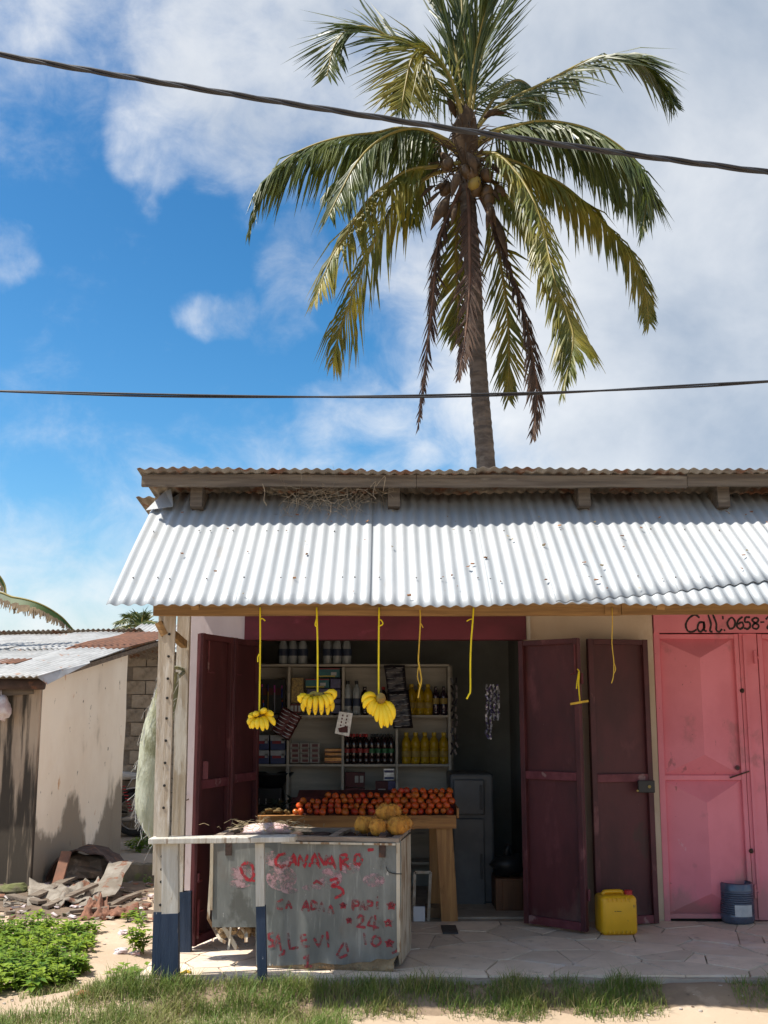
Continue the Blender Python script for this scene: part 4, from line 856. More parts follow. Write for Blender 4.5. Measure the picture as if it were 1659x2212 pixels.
mb.prism([(xa_, YT + .07, ztb + .002), (xa_, YT + .5, ztb + .002), (xa_, YT + .5, ztb + .16), (xa_, YT + .25, ztb + .12)], (xb_ - xa_, 0, 0)); ws(mb.build('crate_bed', 'darkred', loc=(xa_, YT + .3, ztb)), 'dark sloping bed under the tomato heap on the table', 'crate')
gr = thing('ginger_heap', 'small heap of brown ginger roots left of the tomatoes', 'ginger', P(585, 1760, YT + .1))
for i in range(16):
    p = P(random.uniform(565, 622), 1758, YT + random.uniform(.05, .14)); p.z = ztb + .012 + .012 * (i % 3); a = random.uniform(0, 3)
    mb = MB(); mb.tube([p, p + V((math.cos(a) * .03, .01, .006)), p + V((math.cos(a) * .06, 0, .002))], [.012, .014, .008], 6); mb.build('root', 'ginger', gr, smooth=True)
mb = MB()
for i in range(60):
    p = P(random.uniform(556, 655), 1745, YT + random.uniform(.15, .4)); p.z = ztb + random.uniform(.0, .09); a = random.uniform(0, 6.3); d = V((math.cos(a), math.sin(a), random.uniform(-.2, .7))).normalized(); s = d.cross(ZH)
    mb.add([p, p + d * .05 + s * .025, p + d * .1, p + d * .05 - s * .025], [(0, 1, 2, 3)])
ws(mb.build('leafy_greens', 'greens'), 'dark bunch of leafy greens behind the ginger on the table', 'greens', kind='stuff')

# ================================================================== SHELVES AND GOODS
YSH = 9.35 * K; SD = .30
su = [552, 623, 741, 857, 971]; svv = [1435, 1545, 1651, 1764]
sx = [P(u, 1550, YSH).x for u in su]; sz = [P(760, v, YSH).z for v in svv]
shf = thing('shelf_unit', 'grey painted shelf unit with twelve compartments at the back of the shop', 'shelf', ((sx[0] + sx[-1]) / 2, YSH, FLOOR))
mb = MB(); mb.box(((sx[0] + sx[-1]) / 2, YSH + SD + .012, (sz[0] + FLOOR) / 2), (sx[-1] - sx[0] + .1, .018, sz[0] - FLOOR)); mb.build('back_panel', 'shelf', shf)
for z in sz + [FLOOR + .25]:
    mb = MB(); mb.box(((sx[0] + sx[-1]) / 2 - .05, YSH + SD / 2, z - .009), (sx[-1] - sx[0] + .1, SD, .02)); mb.build('shelf_board', 'shelf', shf)
for i, x in enumerate([sx[0] - .09] + sx[1:]):
    mb = MB(); mb.box((x, YSH + SD / 2 - .003, (sz[0] - .022 + FLOOR) / 2), (.022, SD, sz[0] - .022 - FLOOR)); mb.build('divider', 'shelf', shf)
def cellpt(u, row, d=.1): q = P(u, svv[row], YSH + d); return V((q.x, YSH + d, sz[row] + .0015))
def bottle(name, label, grp, loc, h, r, mats, cap, lab=None, waist=False, cat='bottle'):
    t = thing(name, label, cat, loc, grp); mb = MB(); z = WO[t]
    prof = [(r * .82, 0), (r, h * .03), (r, h * .14), (r * .92, h * .16), (r, h * .18), (r, h * .44), (r * .9, h * .47), (r, h * .50), (r, h * .64), (r * .93, h * .71), (r * .7, h * .79), (r * .4, h * .85), (r * .36, h * .90)]
    mb.lathe(prof, 12, z); mb.build('body', mats, t, smooth=True)
    mb = MB(); mb.lathe([(r * .46, h * .885), (r * .48, h * .92), (r * .45, h * .985)], 10, z); mb.build('cap', cap, t)
    if lab:
        mb = MB(); mb.lathe([(r * 1.02, h * lab[1]), (r * 1.02, h * lab[2])], 12, z); mb.build('label', lab[0], t)
    return t
def copyto(t, loc, label=None): return dup(t, loc=loc, label=label)
hpx = lambda n: n / F * YSH * 1.02
o1 = bottle('oil_bottle', 'yellow cooking oil bottle in the row of five on the middle shelf', 'cooking oil bottles on the shelves', cellpt(878, 1 + 0, .1) * 0 + cellpt(878, 2, .08), hpx(65), hpx(10), 'oil', 'oilcap', ('gilt', .22, .40))
for u in (898, 918, 938, 959): copyto(o1, cellpt(u, 2, .08))
for u in (889, 907, 925): copyto(o1, cellpt(u, 1, .08), 'yellow cooking oil bottle in the row of three on the upper shelf')
dk = bottle('syrup_bottle', 'dark purple syrup bottle with gold label on the upper shelf', 'dark syrup bottles on the upper shelf', cellpt(942, 1, .08), hpx(60), hpx(7.5), 'darkwine', 'cola', ('gilt', .38, .58)); copyto(dk, cellpt(959, 1, .08))
wt = bottle('water_bottle', 'clear bottle with dark cap at the left of the upper middle compartment', 'clear bottles beside the bananas', cellpt(751, 1, .08), hpx(72), hpx(8.5), 'glassclear', 'black', ('watlabel', .26, .48)); copyto(wt, cellpt(770, 1, .08), 'clear bottle with dark cap next to the dark soda bottle')
bottle('soda_bottle', 'single dark soda bottle with red label beside two clear bottles', None, cellpt(788, 1, .08), hpx(60), hpx(8.5), 'cola', 'cola', ('redlabel', .40, .58))
for u, L_ in ((831, 1),): bottle('soda_bottle', 'dark soda bottle half hidden behind the black sachet strips', None, cellpt(828, 1, .16), hpx(60), hpx(8), 'cola', 'redcap', ('redlabel', .4, .58))
sd = bottle('soda_bottle', 'dark soda bottle with red label in the crowded middle compartment', 'soda bottles in the crowded middle compartment', cellpt(750, 2, .06), hpx(62), hpx(6.4), 'cola', 'redcap', ('redlabel', .36, .50))
sg = bottle('soda_bottle', 'dark soda bottle with green label in the crowded middle compartment', 'soda bottles in the crowded middle compartment', cellpt(803, 2, .06), hpx(62), hpx(6.4), 'cola', 'black', ('greenlabel', .36, .50))
for u in (764, 778, 791): copyto(sd, cellpt(u, 2, .06))
for u in (817, 831, 845): copyto(sg, cellpt(u, 2, .06))
for u in (757, 771, 785): copyto(sd, cellpt(u, 2, .13))
for u in (810, 824, 838): copyto(sg, cellpt(u, 2, .13))
# wrapped packs of water bottles on top
for u, lb in ((632, 'left shrink wrapped pack of water bottles on top of the shelf'), (728, 'right shrink wrapped pack of water bottles on top of the shelf')):
    b = cellpt(u, 0, .12); t = thing('water_pack', lb, 'water bottles', b, 'packs of water on top of the shelf'); h = hpx(66); r = hpx(10.2)
    for i in (-1, 0, 1):
        for j in (0, 1):
            mb = MB(); mb.lathe([(r * .9, 0), (r, h * .05), (r * .95, h * .2), (r, h * .25), (r * .95, h * .55), (r * .8, h * .68), (r * .42, h * .8), (r * .4, h * .88), (r * .46, h * .88), (r * .46, h)], 12, b + V((i * r * 2.02, j * r * 2, 0))); mb.build('bottle', 'glassclear', t, smooth=True)
            mb = MB(); mb.lathe([(r * 1.01, h * .28), (r * 1.01, h * .5)], 12, b + V((i * r * 2.02, j * r * 2, 0))); mb.build('label', 'watlabel', t)
def pack(name, label, cat, u0, u1, v0, v1, row, d, th, m, grp=None, bands=()):
    """carton or packet standing on a shelf: printed bands are thin raised parts"""
    y = YSH + d; a = P(u0, v1, y); b = P(u1, v0, y)
    mb = MB(); mb.box(((a.x + b.x) / 2, y + th / 2, (a.z + b.z) / 2), (b.x - a.x, th, b.z - a.z), jit=.0015)
    if not bands: return ws(mb.build(name, m, loc=((a.x + b.x) / 2, y, a.z), bevel=.003), label, cat, grp)
    t = thing(name, label, cat, ((a.x + b.x) / 2, y, a.z), grp); mb.build('packet', m, t, bevel=.003)
    for (x0, z0, x1, z1, bm) in bands:
        mb = MB(); mb.box((a.x + (b.x - a.x) * (x0 + x1) / 2, y - .0015, a.z + (b.z - a.z) * (z0 + z1) / 2), ((b.x - a.x) * (x1 - x0), .003, (b.z - a.z) * (z1 - z0))); mb.build('print', bm, t)
    return t
pack('snack_bag', 'gold and black snack bag at the left of the upper second compartment', 'snack bag', 629, 656, 1464, 1518, 1, .06, .06, 'goldpack')
pack('snack_box', 'small red and white box under the gold snack bag', 'box', 626, 652, 1520, 1541, 1, .05, .05, 'soapred', None, [(.05, .2, .3, .8, 'whiteprint'), (.4, .2, .6, .8, 'whiteprint'), (.7, .2, .9, .8, 'whiteprint')])
def tealp(u0, u1, v0, v1, lb): pack('tissue_pack', lb, 'pack', u0, u1, v0, v1, 1, .05, .12, 'teal', 'teal packs in the upper second compartment', [(.0, .86, 1, .97, 'redstripe'), (.02, .05, .8, .18, 'yellowstripe'), (.62, .2, .86, .55, 'whiteprint')])
tealp(684, 734, 1443, 1463, 'teal pack with red edge at the top of the stack'); tealp(660, 711, 1466, 1486, 'teal pack with red edge lower in the stack')
for k, (u0, u1, v0, v1) in enumerate(((714, 736, 1466, 1487), (663, 685, 1488, 1507), (688, 712, 1488, 1507), (714, 736, 1489, 1508), (714, 736, 1510, 1520), (714, 736, 1522, 1541), (664, 712, 1509, 1541))):
    pack('purple_packet', 'purple packet in the stack under the teal packs', 'packet', u0, u1, v0, v1, 1, .05 + .004 * k, .1, 'purplepack', 'purple packets under the teal packs')
for (u0, u1, v0, v1, lb) in ((550, 581, 1588, 1620, 'blue and white detergent pack, upper left of four'), (584, 617, 1588, 1620, 'blue and white detergent pack, upper right of four'), (550, 581, 1621, 1650, 'blue and white detergent pack, lower left of four'), (584, 617, 1621, 1650, 'blue and white detergent pack, lower right of four')):
    pack('detergent_pack', lb, 'detergent', u0, u1, v0, v1, 2, .04, .1, 'bluepack', 'detergent packs on the middle shelf', [(.0, .62, 1, 1, 'whiteprint'), (.12, .42, .7, .6, 'redstripe'), (.72, .45, .92, .75, 'whiteprint')])
random.seed(3)
for i in range(3):
    for j in range(4):
        u0 = 627 + i * 21.5; v1 = 1648 - j * 10.9
        pack('soap_carton', 'small white and dark red soap carton in the three by four stack', 'soap box', u0, u0 + 20, v1 - 10, v1, 2, .05 + random.uniform(0, .012), .07, 'soap', 'soap cartons stacked on the middle shelf', [(.2, .18, .85, .78, 'soapred')])
for j, v in enumerate((1648, 1634, 1625)):
    pack('biscuit_packet', 'copper wrapped biscuit packet stacked beside the soap cartons', 'biscuits', 701, 739, v - (12 if j == 0 else 8), v, 2, .05, .06, 'copper', 'copper wrapped biscuit packets', [(.02, .1, .98, .3, 'soapred')])
for j in range(3):
    pack('dark_carton', 'flat dark red carton stacked in the lower second compartment', 'carton', 627, 690, 1755 - 16 * j, 1770 - 16 * j, 3, .06, .1, 'darkred', 'dark red cartons in the lower compartment')
pack('match_box', 'small white and blue box beside yellow tea boxes', 'box', 706, 715, 1714, 1740, 3, .05, .04, 'whiteprint', None, [(.1, .1, .9, .4, 'bluepack')])
for v in (1726, 1742): pack('tea_box', 'small yellow and black tea box in the lower second compartment', 'tea box', 718, 740, v - 15, v, 3, .05, .05, 'gilt', 'tea boxes stacked in the lower compartment', [(.05, .25, .95, .7, 'black')])
pack('flour_bag', 'dark maroon packet with pale print in the lower third compartment', 'packet', 745, 788, 1668, 1700, 3, .07, .06, 'darkred', 'maroon packets in the lower third compartment', [(.5, .3, .68, .75, 'soap'), (.75, .3, .93, .75, 'soap')])
pack('flour_bag', 'maroon packet half hidden behind the tomatoes', 'packet', 745, 788, 1702, 1735, 3, .05, .06, 'darkred', 'maroon packets in the lower third compartment', [(.5, .4, .93, .8, 'soap')])
pack('flour_bag', 'dark red packet leaning beside the blue sachet card', 'packet', 811, 838, 1688, 1720, 3, .04, .06, 'darkred', None, [(.2, .4, .8, .5, 'soap')])
pack('sachet_card', 'white and blue sachet card standing in the lower third compartment', 'sachets', 829, 852, 1660, 1686, 3, .05, .02, 'foil', None, [(.05, .1, .95, .3, 'bluepack'), (.05, .65, .95, .85, 'purplepack')])
pack('blue_packet', 'dark blue packet under the sachet card', 'packet', 838, 856, 1687, 1725, 3, .05, .05, 'purplepack')
# pens and toothbrushes in the first compartment
pack('pen_display', 'dark display card behind the pens on the upper shelf', 'display card', 553, 617, 1468, 1542, 1, .2, .02, 'black', None, [(.05, .55, .9, .75, 'darkred')])
for i, (u, v0, v1, body, tip) in enumerate(((566, 1478, 1500, 'purplepack', 'pen_pink'), (579, 1478, 1542, 'gilt', 'purplepack'), (593, 1480, 1543, 'pen_white', 'pen_pink'), (609, 1480, 1508, 'pen_blue', 'pen_pink'), (569, 1512, 1536, 'pen_blue', 'pen_red'), (610, 1512, 1530, 'pen_blue', 'pen_red'), (555, 1530, 1542, 'pen_blue', 'pen_blue'))):
    a, b = P(u, v1, YSH + .18), P(u, v0, YSH + .18); lb = ['purple and pink pen at the left of the pen row', 'long golden pen with purple tip', 'long grey pen with pink tip', 'blue pen with pink tip at the right', 'short blue pen with red tip above the left bananas', 'short blue pen with red tip above the red sachets', 'short plain blue pen at the far left'][i]
    t = thing('pen', lb, 'pen', a, 'pens on the upper shelf'); m_ = a.lerp(b, .75); mb = MB(); mb.tube([a, m_], .0065, 6); mb.build('barrel', body, t); mb = MB(); mb.tube([m_, b], .007, 6); mb.build('cap', tip, t)
# grain funnel scale
b = P(583, 1764, YSH + .12); b.z = sz[3]; t = thing('funnel_scale', 'black weighing scale with wide funnel pan on the bottom shelf', 'scale', b)
zt_ = P(583, 1668, YSH + .12).z; zm_ = P(583, 1700, YSH + .12).z
mb = MB(); mb.lathe([(.10, zm_ - b.z), (.20, zt_ - b.z - .02), (.215, zt_ - b.z), (.2, zt_ - b.z - .004), (.09, zm_ - b.z + .01)], 18, b); mb.build('pan', 'black', t, smooth=True)
mb = MB(); mb.box(b + ZH * ((zm_ - b.z) / 2), (.22, .16, zm_ - b.z - .004)); mb.build('body', 'black', t, bevel=.01)
mb = MB()
for i in range(4): mb.box(b + V((-.09 + .06 * i, -.083, .13)), (.006, .004, .05))
mb.build('dial_marks', 'foil', t)
mb = MB(); mb.lathe([(.07, 0), (.07, .008)], 14, b + V((.06, -.13, .02))); mb.build('tray', 'foil', t)
# hanging sachet strips
def strip(name, label, cat, quad, Y, m, rowsn, bm, cols=2, foil='foil', sag=.01):
    q = [P(u, v, Y) for u, v in quad]; c = sum(q, V()) / 4; t = thing(name, label, cat, q[0])
    nu, nv_ = 6, 10; mb = MB(); vs_ = []
    for j in range(nv_ + 1):
        for i in range(nu + 1):
            p = q[0].lerp(q[1], i / nu).lerp(q[3].lerp(q[2], i / nu), j / nv_); p.y += sag * math.sin(j * 2.1 + i * .9) + .006 * math.sin(i * 2.4); vs_.append(p)
    mb.add(vs_, [(j * (nu + 1) + i, j * (nu + 1) + i + 1, (j + 1) * (nu + 1) + i + 1, (j + 1) * (nu + 1) + i) for j in range(nv_) for i in range(nu)]); mb.build('strip', m, t, smooth=True, solid=.006)
    for j in range(rowsn):
        mb = MB()
        for k in range(cols):
            i0 = (k + .12) / cols; i1 = (k + .88) / cols; f = (j + .55) / rowsn + random.uniform(-.01, .01)
            a = q[0].lerp(q[1], i0).lerp(q[3].lerp(q[2], i0), f); e = q[0].lerp(q[1], i1).lerp(q[3].lerp(q[2], i1), f + random.uniform(-.02, .02))
            off = V((0, -.018, 0)); mm = a.lerp(e, .5) + V((0, 0, -.004)); mb.tube([a + off, mm + off, e + off], [.0018, random.uniform(.002, .0045), .0012], 4)
        mb.build('sachet_fold', bm, t)
    return t
random.seed(9)
strip('sachet_strip', 'tilted dark red sachet strip hanging beside the left bananas', 'sachets', [(611, 1526), (652, 1548), (624, 1600), (586, 1578)], YSH - .12, 'sachetred', 7, 'foil')
strip('sachet_strip', 'upper black sachet strip hanging over the shelf', 'sachets', [(829, 1437), (874, 1437), (880, 1510), (840, 1514)], YSH - .1, 'sachetdark', 7, 'foil')
strip('sachet_strip', 'lower black sachet strip hanging right of the bananas', 'sachets', [(836, 1495), (882, 1492), (892, 1572), (850, 1574)], YSH - .14, 'sachetdark', 7, 'foil')
q = [P(u, v, YSH - .14) for u, v in ((733, 1537), (762, 1541), (754, 1591), (723, 1584))]; t = thing('blister_card', 'tilted silver blister card hanging between the bunches of bananas', 'blister card', q[0])
mb = MB(); mb.prism(q, (0, .004, 0)); mb.build('card', 'foil', t)
mb = MB()
for i in (.3, .62):
    for j in (.15, .3, .45, .6): mb.blob(q[0].lerp(q[1], i).lerp(q[3].lerp(q[2], i), j) + V((0, -.004, 0)), (.007, .006, .009), 7, 5, 0)
mb.build('pills', 'soapred', t)
q2 = [P(u, v, YSH - .147) for u, v in ((730, 1573), (751, 1568), (751, 1583), (733, 1582))]; mb = MB(); mb.prism(q2, (0, .003, 0)); mb.build('print', 'soapred', t)
YCH = 9.0 * K
def foilchain(label, u0, v0, v1, m, n_):
    t = thing('sachet_chain', label, 'sachets', P(u0, v0, YCH)); mb = MB(); random.seed(int(u0))
    for k in range(n_):
        nr = 11
        for j in range(nr):
            v = v0 + (v1 - v0) * (j / nr) * (1 if k < 2 else .62); u = u0 + (k - 1) * 8 + random.uniform(-2, 2); p = P(u, v, YCH + random.uniform(-.02, .02)); sz_ = hpx(7)
            mb.box(p, (sz_ * .55, .012, sz_ * 1.6), rot=Matrix.Rotation(random.uniform(-.5, .5), 3, 'Y') @ Matrix.Rotation(random.uniform(-.5, .5), 3, 'X'))
    mb.build('sachets', m, t)
foilchain('chain of silver and violet sachets hanging in the dark doorway', 1060, 1484, 1602, 'silverviolet', 4)
foilchain('dark chain of sachets hanging beside the shelf end', 985, 1470, 1640, 'sachetdark', 2)
# items in the dark part of the shop
YFr = 8.75 * K
a = P(976, 1990, YFr); b = P(1066, 1672, YFr); fr_ = thing('old_refrigerator', 'grey old refrigerator in the dark behind the table leg', 'refrigerator', ((a.x + b.x) / 2, YFr + .3, FLOOR))
mb = MB(); mb.box(((a.x + b.x) / 2, YFr + .32, (FLOOR + b.z) / 2), (b.x - a.x, .6, b.z - FLOOR)); mb.build('cabinet', 'fridge', fr_, bevel=.02)
for v0, v1 in ((1684, 1760), (1768, 1975)):
    c0, c1 = P(980, v1, YFr), P(1046, v0, YFr); mb = MB(); mb.box(((c0.x + c1.x) / 2, YFr, (c0.z + c1.z) / 2), (c1.x - c0.x, .04, c1.z - c0.z)); dd = mb.build('door', 'fridge', fr_, bevel=.012)
    mb = MB(); mb.box((c1.x - .03, YFr - .03, (c0.z + c1.z) / 2), (.02, .02, .2)); mb.build('handle', 'fridgedark', dd)
YCb = 8.45 * K
a = P(1072, 1995, YCb); b = P(1131, 1898, YCb); ct = thing('wooden_cabinet', 'low brown varnished cabinet behind the maroon door', 'cabinet', ((a.x + b.x) / 2, YCb, FLOOR))
mb = MB(); mb.box(((a.x + b.x) / 2, YCb + .2, (FLOOR + b.z) / 2), (b.x - a.x, .4, b.z - FLOOR)); mb.build('carcass', 'cabinet', ct, bevel=.004)
mb = MB(); mb.box(((a.x + b.x) / 2 + .02, YCb - .007, (FLOOR + b.z) / 2), ((b.x - a.x) * .7, .014, (b.z - FLOOR) * .9)); mb.build('door', 'cabinet', ct, bevel=.003)
c = V(((a.x + b.x) / 2, YCb + .15, b.z)); bg_ = thing('black_bag', 'lumpy black plastic bag on the brown cabinet', 'bag', c)
mb = MB(); mb.blob(c + ZH * .09, (.13, .11, .095), 12, 8, .5, 4); mb.build('body', 'black', bg_, smooth=True)
mb = MB(); mb.tube([c + ZH * .16, c + V((.0, 0, .21)), c + V((.02, 0, .25))], [.035, .022, .03], 8); mb.build('knot', 'black', bg_, smooth=True)
YWf = 8.12 * K
wf = thing('window_frame', 'peeling white wooden frame leaning under the table', 'frame', P(910, 1995, YWf))
A = [P(u, v, YWf) for u, v in ((896, 1884), (930, 1884), (925, 1996), (893, 1996))]
for i in range(4):
    mb = MB(); mb.bar(A[i], A[(i + 1) % 4], .022, .02, up=(0, 1, 0)); mb.build('frame_bar', 'framewood', wf)
a, b = P(893, 1997, YWf - .12), P(918, 1960, YWf - .12); mb = MB(); mb.box(((a.x + b.x) / 2, YWf - .1, (FLOOR + b.z) / 2 + .004), (b.x - a.x, .03, b.z - FLOOR)); ws(mb.build('white_carton', 'whitebox', loc=(a.x, YWf - .1, FLOOR), bevel=.002), 'small white carton on the floor right of the freezer', 'carton')
a, b = P(920, 1998, YWf + .05), P(955, 1962, YWf + .05); mb = MB(); mb.box(((a.x + b.x) / 2, YWf + .15, (FLOOR + b.z) / 2 + .004), (b.x - a.x, .2, b.z - FLOOR)); ws(mb.build('cardboard_box', 'cardboard', loc=(a.x, YWf + .1, FLOOR), bevel=.003), 'brown cardboard box in the shadow under the table', 'box')
# ================================================================== JERRYCAN AND WATER BOTTLE
jc = G(1338, 2022, FLOOR); jw, jd, jh = 78 / F * jc.y * .985, .2, None
jtop = P(1338, 1930, jc.y).z; jh = jtop - FLOOR
can = thing('jerrycan', 'yellow plastic jerrycan with red cap on the veranda', 'jerrycan', jc + V((0, jd / 2, 0)))
mb = MB(); c = jc + V((0, jd / 2, jh * .47)); mb.box(c, (jw, jd, jh * .94), rot=rotz(.10)); bo = mb.build('body', 'yellowcan', can); md = bo.modifiers.new('edge', 'BEVEL'); md.width = .035; md.segments = 5
for p_ in bo.data.polygons: p_.use_smooth = True
Rj = rotz(.10)
def jp(x, y, z): return jc + V((0, jd / 2, 0)) + Rj @ V((x, y, z))
for i in range(6):
    for z0, z1 in ((.80, .90), (.05, .12)):
        x = (-.5 + (i + .5) / 6) * jw * .72; mb = MB(); mb.bar(jp(x, -jd / 2 - .002, jh * z0), jp(x, -jd / 2 - .002, jh * z1), .012, .012, up=(0, 1, 0)); mb.build('rib', 'yellowcan', can, bevel=.004)
mb = MB(); mb.tube(catmull([jp(-jw * .34, 0, jh * .92), jp(-jw * .3, 0, jh * .985), jp(0, 0, jh * .995), jp(jw * .18, 0, jh * .985), jp(jw * .22, 0, jh * .92)], 14), .016, 8); mb.build('handle', 'yellowcan', can, smooth=True)
mb = MB(); mb.lathe([(.03, 0), (.03, .03), (.026, .034)], 14, jp(jw * .33, -.03, jh * .925)); mb.build('cap', 'redcap', can)
mb = MB()
for x0, x1 in ((-.03, -.02), (-.012, .02)): mb.bar(jp(x0 - .01, -jd / 2 - .0012, jh * .58), jp(x1 - .01, -jd / 2 - .0012, jh * .58), .002, .012, up=(0, 1, 0))
mb.build('print', 'iron', can)
wb = G(1606, 1999, FLOOR); wr = 71 / F * wb.y / 2 * .985; wh = P(1606, 1910, wb.y).z - FLOOR; wb = wb + V((0, wr, 0))
bt = thing('water_drum', 'ribbed blue plastic water bottle with white label by the pink doors', 'water bottle', wb)
pr = [(wr * .86, 0), (wr * .97, .02), (wr, .05)]
for i in range(11):
    z = .06 + (wh - .12) * i / 11; pr += [(wr, z), (wr * .955, z + .009), (wr, z + .018)]
pr += [(wr * .98, wh - .05), (wr * .97, wh - .01), (wr * .9, wh), (wr * .86, wh - .03), (wr * .8, .1)]
mb = MB(); mb.lathe(pr, 28, wb); mb.build('body', 'bluebottle', bt, smooth=True)
mb = MB(); vs_ = []
for i in range(9):
    an = R(-115 + 62 * i / 8)
    for z in (wh * .20, wh * .48): vs_.append(wb + V((math.cos(an) * wr * 1.012, math.sin(an) * wr * 1.012, z)))
mb.add(vs_, [(2 * i, 2 * i + 2, 2 * i + 3, 2 * i + 1) for i in range(8)]); mb.build('label', 'paper', bt, solid=.001)
a = G(952, 2001, FLOOR); b = G(990, 2018, FLOOR); mb = MB(); mb.box(((a.x + b.x) / 2, (a.y + b.y) / 2, FLOOR + .006), (b.x - a.x, a.y - b.y, .008)); ws(mb.build('drain_plate', 'grate', loc=((a.x + b.x) / 2, (a.y + b.y) / 2, FLOOR)), 'small dark metal plate lying on the paving', 'plate')
# ================================================================== LEFT HOUSE
random.seed(21)
LA_ = G(62, 1918); LB_ = G(258, 1862); ld = (LB_ - LA_).normalized(); ln_ = V((-ld.y, ld.x, 0))      # ln_: to the left
lh = thing('plaster_house', 'low stained plaster house with rusty corrugated roof left of the shop', 'house', LA_)
zA = P(100, 1466, LA_.y).z - .02; zB = P(272, 1404, LB_.y).z
mb = MB(); nz_, ny_ = 12, 14; vs_ = []
for j in range(ny_ + 1):
    for i in range(nz_ + 1):
        p = LA_.lerp(LB_, j / ny_); h = zA + (zB - zA) * j / ny_; p = p + ZH * (h * i / nz_ + -.05 * (i == 0)); p -= ln_ * (.012 * mnoise.noise(V((j * .6, i * .6, 2)))); vs_.append(p)
mb.add(vs_, [(j * (nz_ + 1) + i, (j + 1) * (nz_ + 1) + i, (j + 1) * (nz_ + 1) + i + 1, j * (nz_ + 1) + i + 1) for j in range(ny_) for i in range(nz_)])
k_ = LB_ + ln_ * .2; mb.prism([LB_ + ld * .0 + ln_ * .015, LB_ + ln_ * 3.6, LB_ + ln_ * 3.6 + ZH * zB, LB_ + ln_ * .015 + ZH * zB], ld * -.15); mb.build('wall', 'leftwall', lh, smooth=False)
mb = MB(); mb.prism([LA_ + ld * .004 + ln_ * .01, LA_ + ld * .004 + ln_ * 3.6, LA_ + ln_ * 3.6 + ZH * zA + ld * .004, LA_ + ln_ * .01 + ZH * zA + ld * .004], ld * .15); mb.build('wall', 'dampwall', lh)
mb = MB(); mb.box(LA_ + ln_ * .12 + ld * .02 + ZH * (zA / 2), (.26, .05, zA), rot=frame(-ln_, ld, ZH)); mb.build('corner_pier', 'dampwall', lh)
r0 = LA_ - ld * .35 - ln_ * .18; r0.z = P(118, 1461, r0.y).z
r1 = LB_ + ld * 1.35 - ln_ * .12; r1.z = P(350, 1366, r1.y).z
ex_, ev_ = ln_, (r1 - r0)
rl = ev_.length; i = 0; xx = 0
while xx < 3.4:
    mb = MB(); o_ = r0 + ln_ * xx + ZH * (.004 * (i % 2)); corrugated(mb, o_, ln_, ev_, .80, rl * .56, nv=6, seed=i + 7.7, wob=.03, amp=.011); mb.build('roof_sheet', 'zincold' if i != 2 else 'zincold', lh, solid=.003, smooth=True)
    mb = MB(); corrugated(mb, o_ + ev_ * .53 + ZH * .014, ln_, ev_, .80, rl * .47, nv=6, seed=i + 17.7, wob=.03, amp=.011); mb.build('roof_sheet', 'zincold' if i else 'rustsheet', lh, solid=.003, smooth=True)
    xx += .776; i += 1
mb = MB(); corrugated(mb, r0 + ln_ * .75 + ev_ * .22 + ZH * .012, ln_, ev_, .38, rl * .10, nv=4, seed=4.4, amp=.011); mb.build('patch_sheet', 'rustsheet', lh, solid=.003, smooth=True)
mb = MB(); mb.add([r0 - ZH * .004 + ln_ * .02, r0 + ev_ * .30 + ln_ * .02, r0 + ev_ * .28 - ln_ * .03 - ZH * .02, r0 + ev_ * .03 - ln_ * .04 - ZH * .10], [(0, 1, 2, 3)]); mb.build('bent_edge', 'zincold', lh, solid=.003)
a = P(-60, 1478, r0.y + .28); b = P(96, 1478, r0.y + .28); mb = MB(); mb.tube([a, a.lerp(b, .5), b], .055, 10); mb.build('eave_pole', 'rustbin', lh, smooth=True)
a = P(-60, 1499, r0.y + .4); b = P(74, 1494, r0.y + .4); mb = MB(); mb.bar(a, b, .05, .06, jit=.008); mb.build('eave_board', 'oldbeam', lh)
a = r0 + ev_ * .12 - ZH * .06 - ln_ * -.06; b = r0 + ev_ * .95 - ZH * .06 + ln_ * .06; mb = MB(); mb.bar(a, b, .05, .05); mb.build('rafter', 'oldbeam', lh)
mb = MB(); c = r0 + ln_ * .6 + ev_ * 1.0; corrugated(mb, c + ZH * .06, ln_, V((ld.x, ld.y, -.25)), 2.6, 2.0, nv=4, seed=3, amp=.012); mb.build('roof_sheet', 'zincdark', lh, solid=.003, smooth=True)
# bag on the damp wall
c = P(2, 1530, LA_.y - .06); bg2 = thing('hanging_bag', 'white and grey bag hanging on the damp wall at the left edge', 'bag', c)
mb = MB(); mb.blob(c, (.10, .06, .11), 12, 8, .5, 9); mb.build('body', 'litter', bg2, smooth=True); mb = MB(); mb.tube([c + ZH * .09, c + ZH * .17 + V((-.02, .03, 0)), c + ZH * .19 + V((-.03, .06, 0))], .008, 5); mb.build('handle', 'litter', bg2)
# ---- block house behind, cinder blocks
YK = 15.0 * K; bx0, bx1 = P(255, 1500, YK).x, P(410, 1500, YK).x + .6; zk = P(300, 1408, YK).z
bh = thing('block_house', 'grey cinder block house with pale metal roof behind the plaster house', 'house', ((bx0 + bx1) / 2, YK, 0))
mb = MB(); mb.box(((bx0 + bx1) / 2, YK + .14, zk / 2), (bx1 - bx0, .2, zk)); mb.build('wall', 'mortar', bh)
BW, BH = .40, .20; mb = MB(); mb.box((0, 0, 0), (BW - .014, .06, BH - .014)); bm_ = mb.mesh('block', 'block'); r_ = 0; z = .1
while z < zk:
    x = bx0 + (BW / 2 if r_ % 2 else 0) + BW / 2
    while x + BW / 2 <= bx1 + .01:
        o = bpy.data.objects.new('block', bm_); COL.objects.link(o); o.parent = bh; o.location = V((x, YK + .03 + random.uniform(-.006, .006), z)) - WO[bh]; o.rotation_euler = (0, 0, random.uniform(-.012, .012)); x += BW
    z += BH; r_ += 1
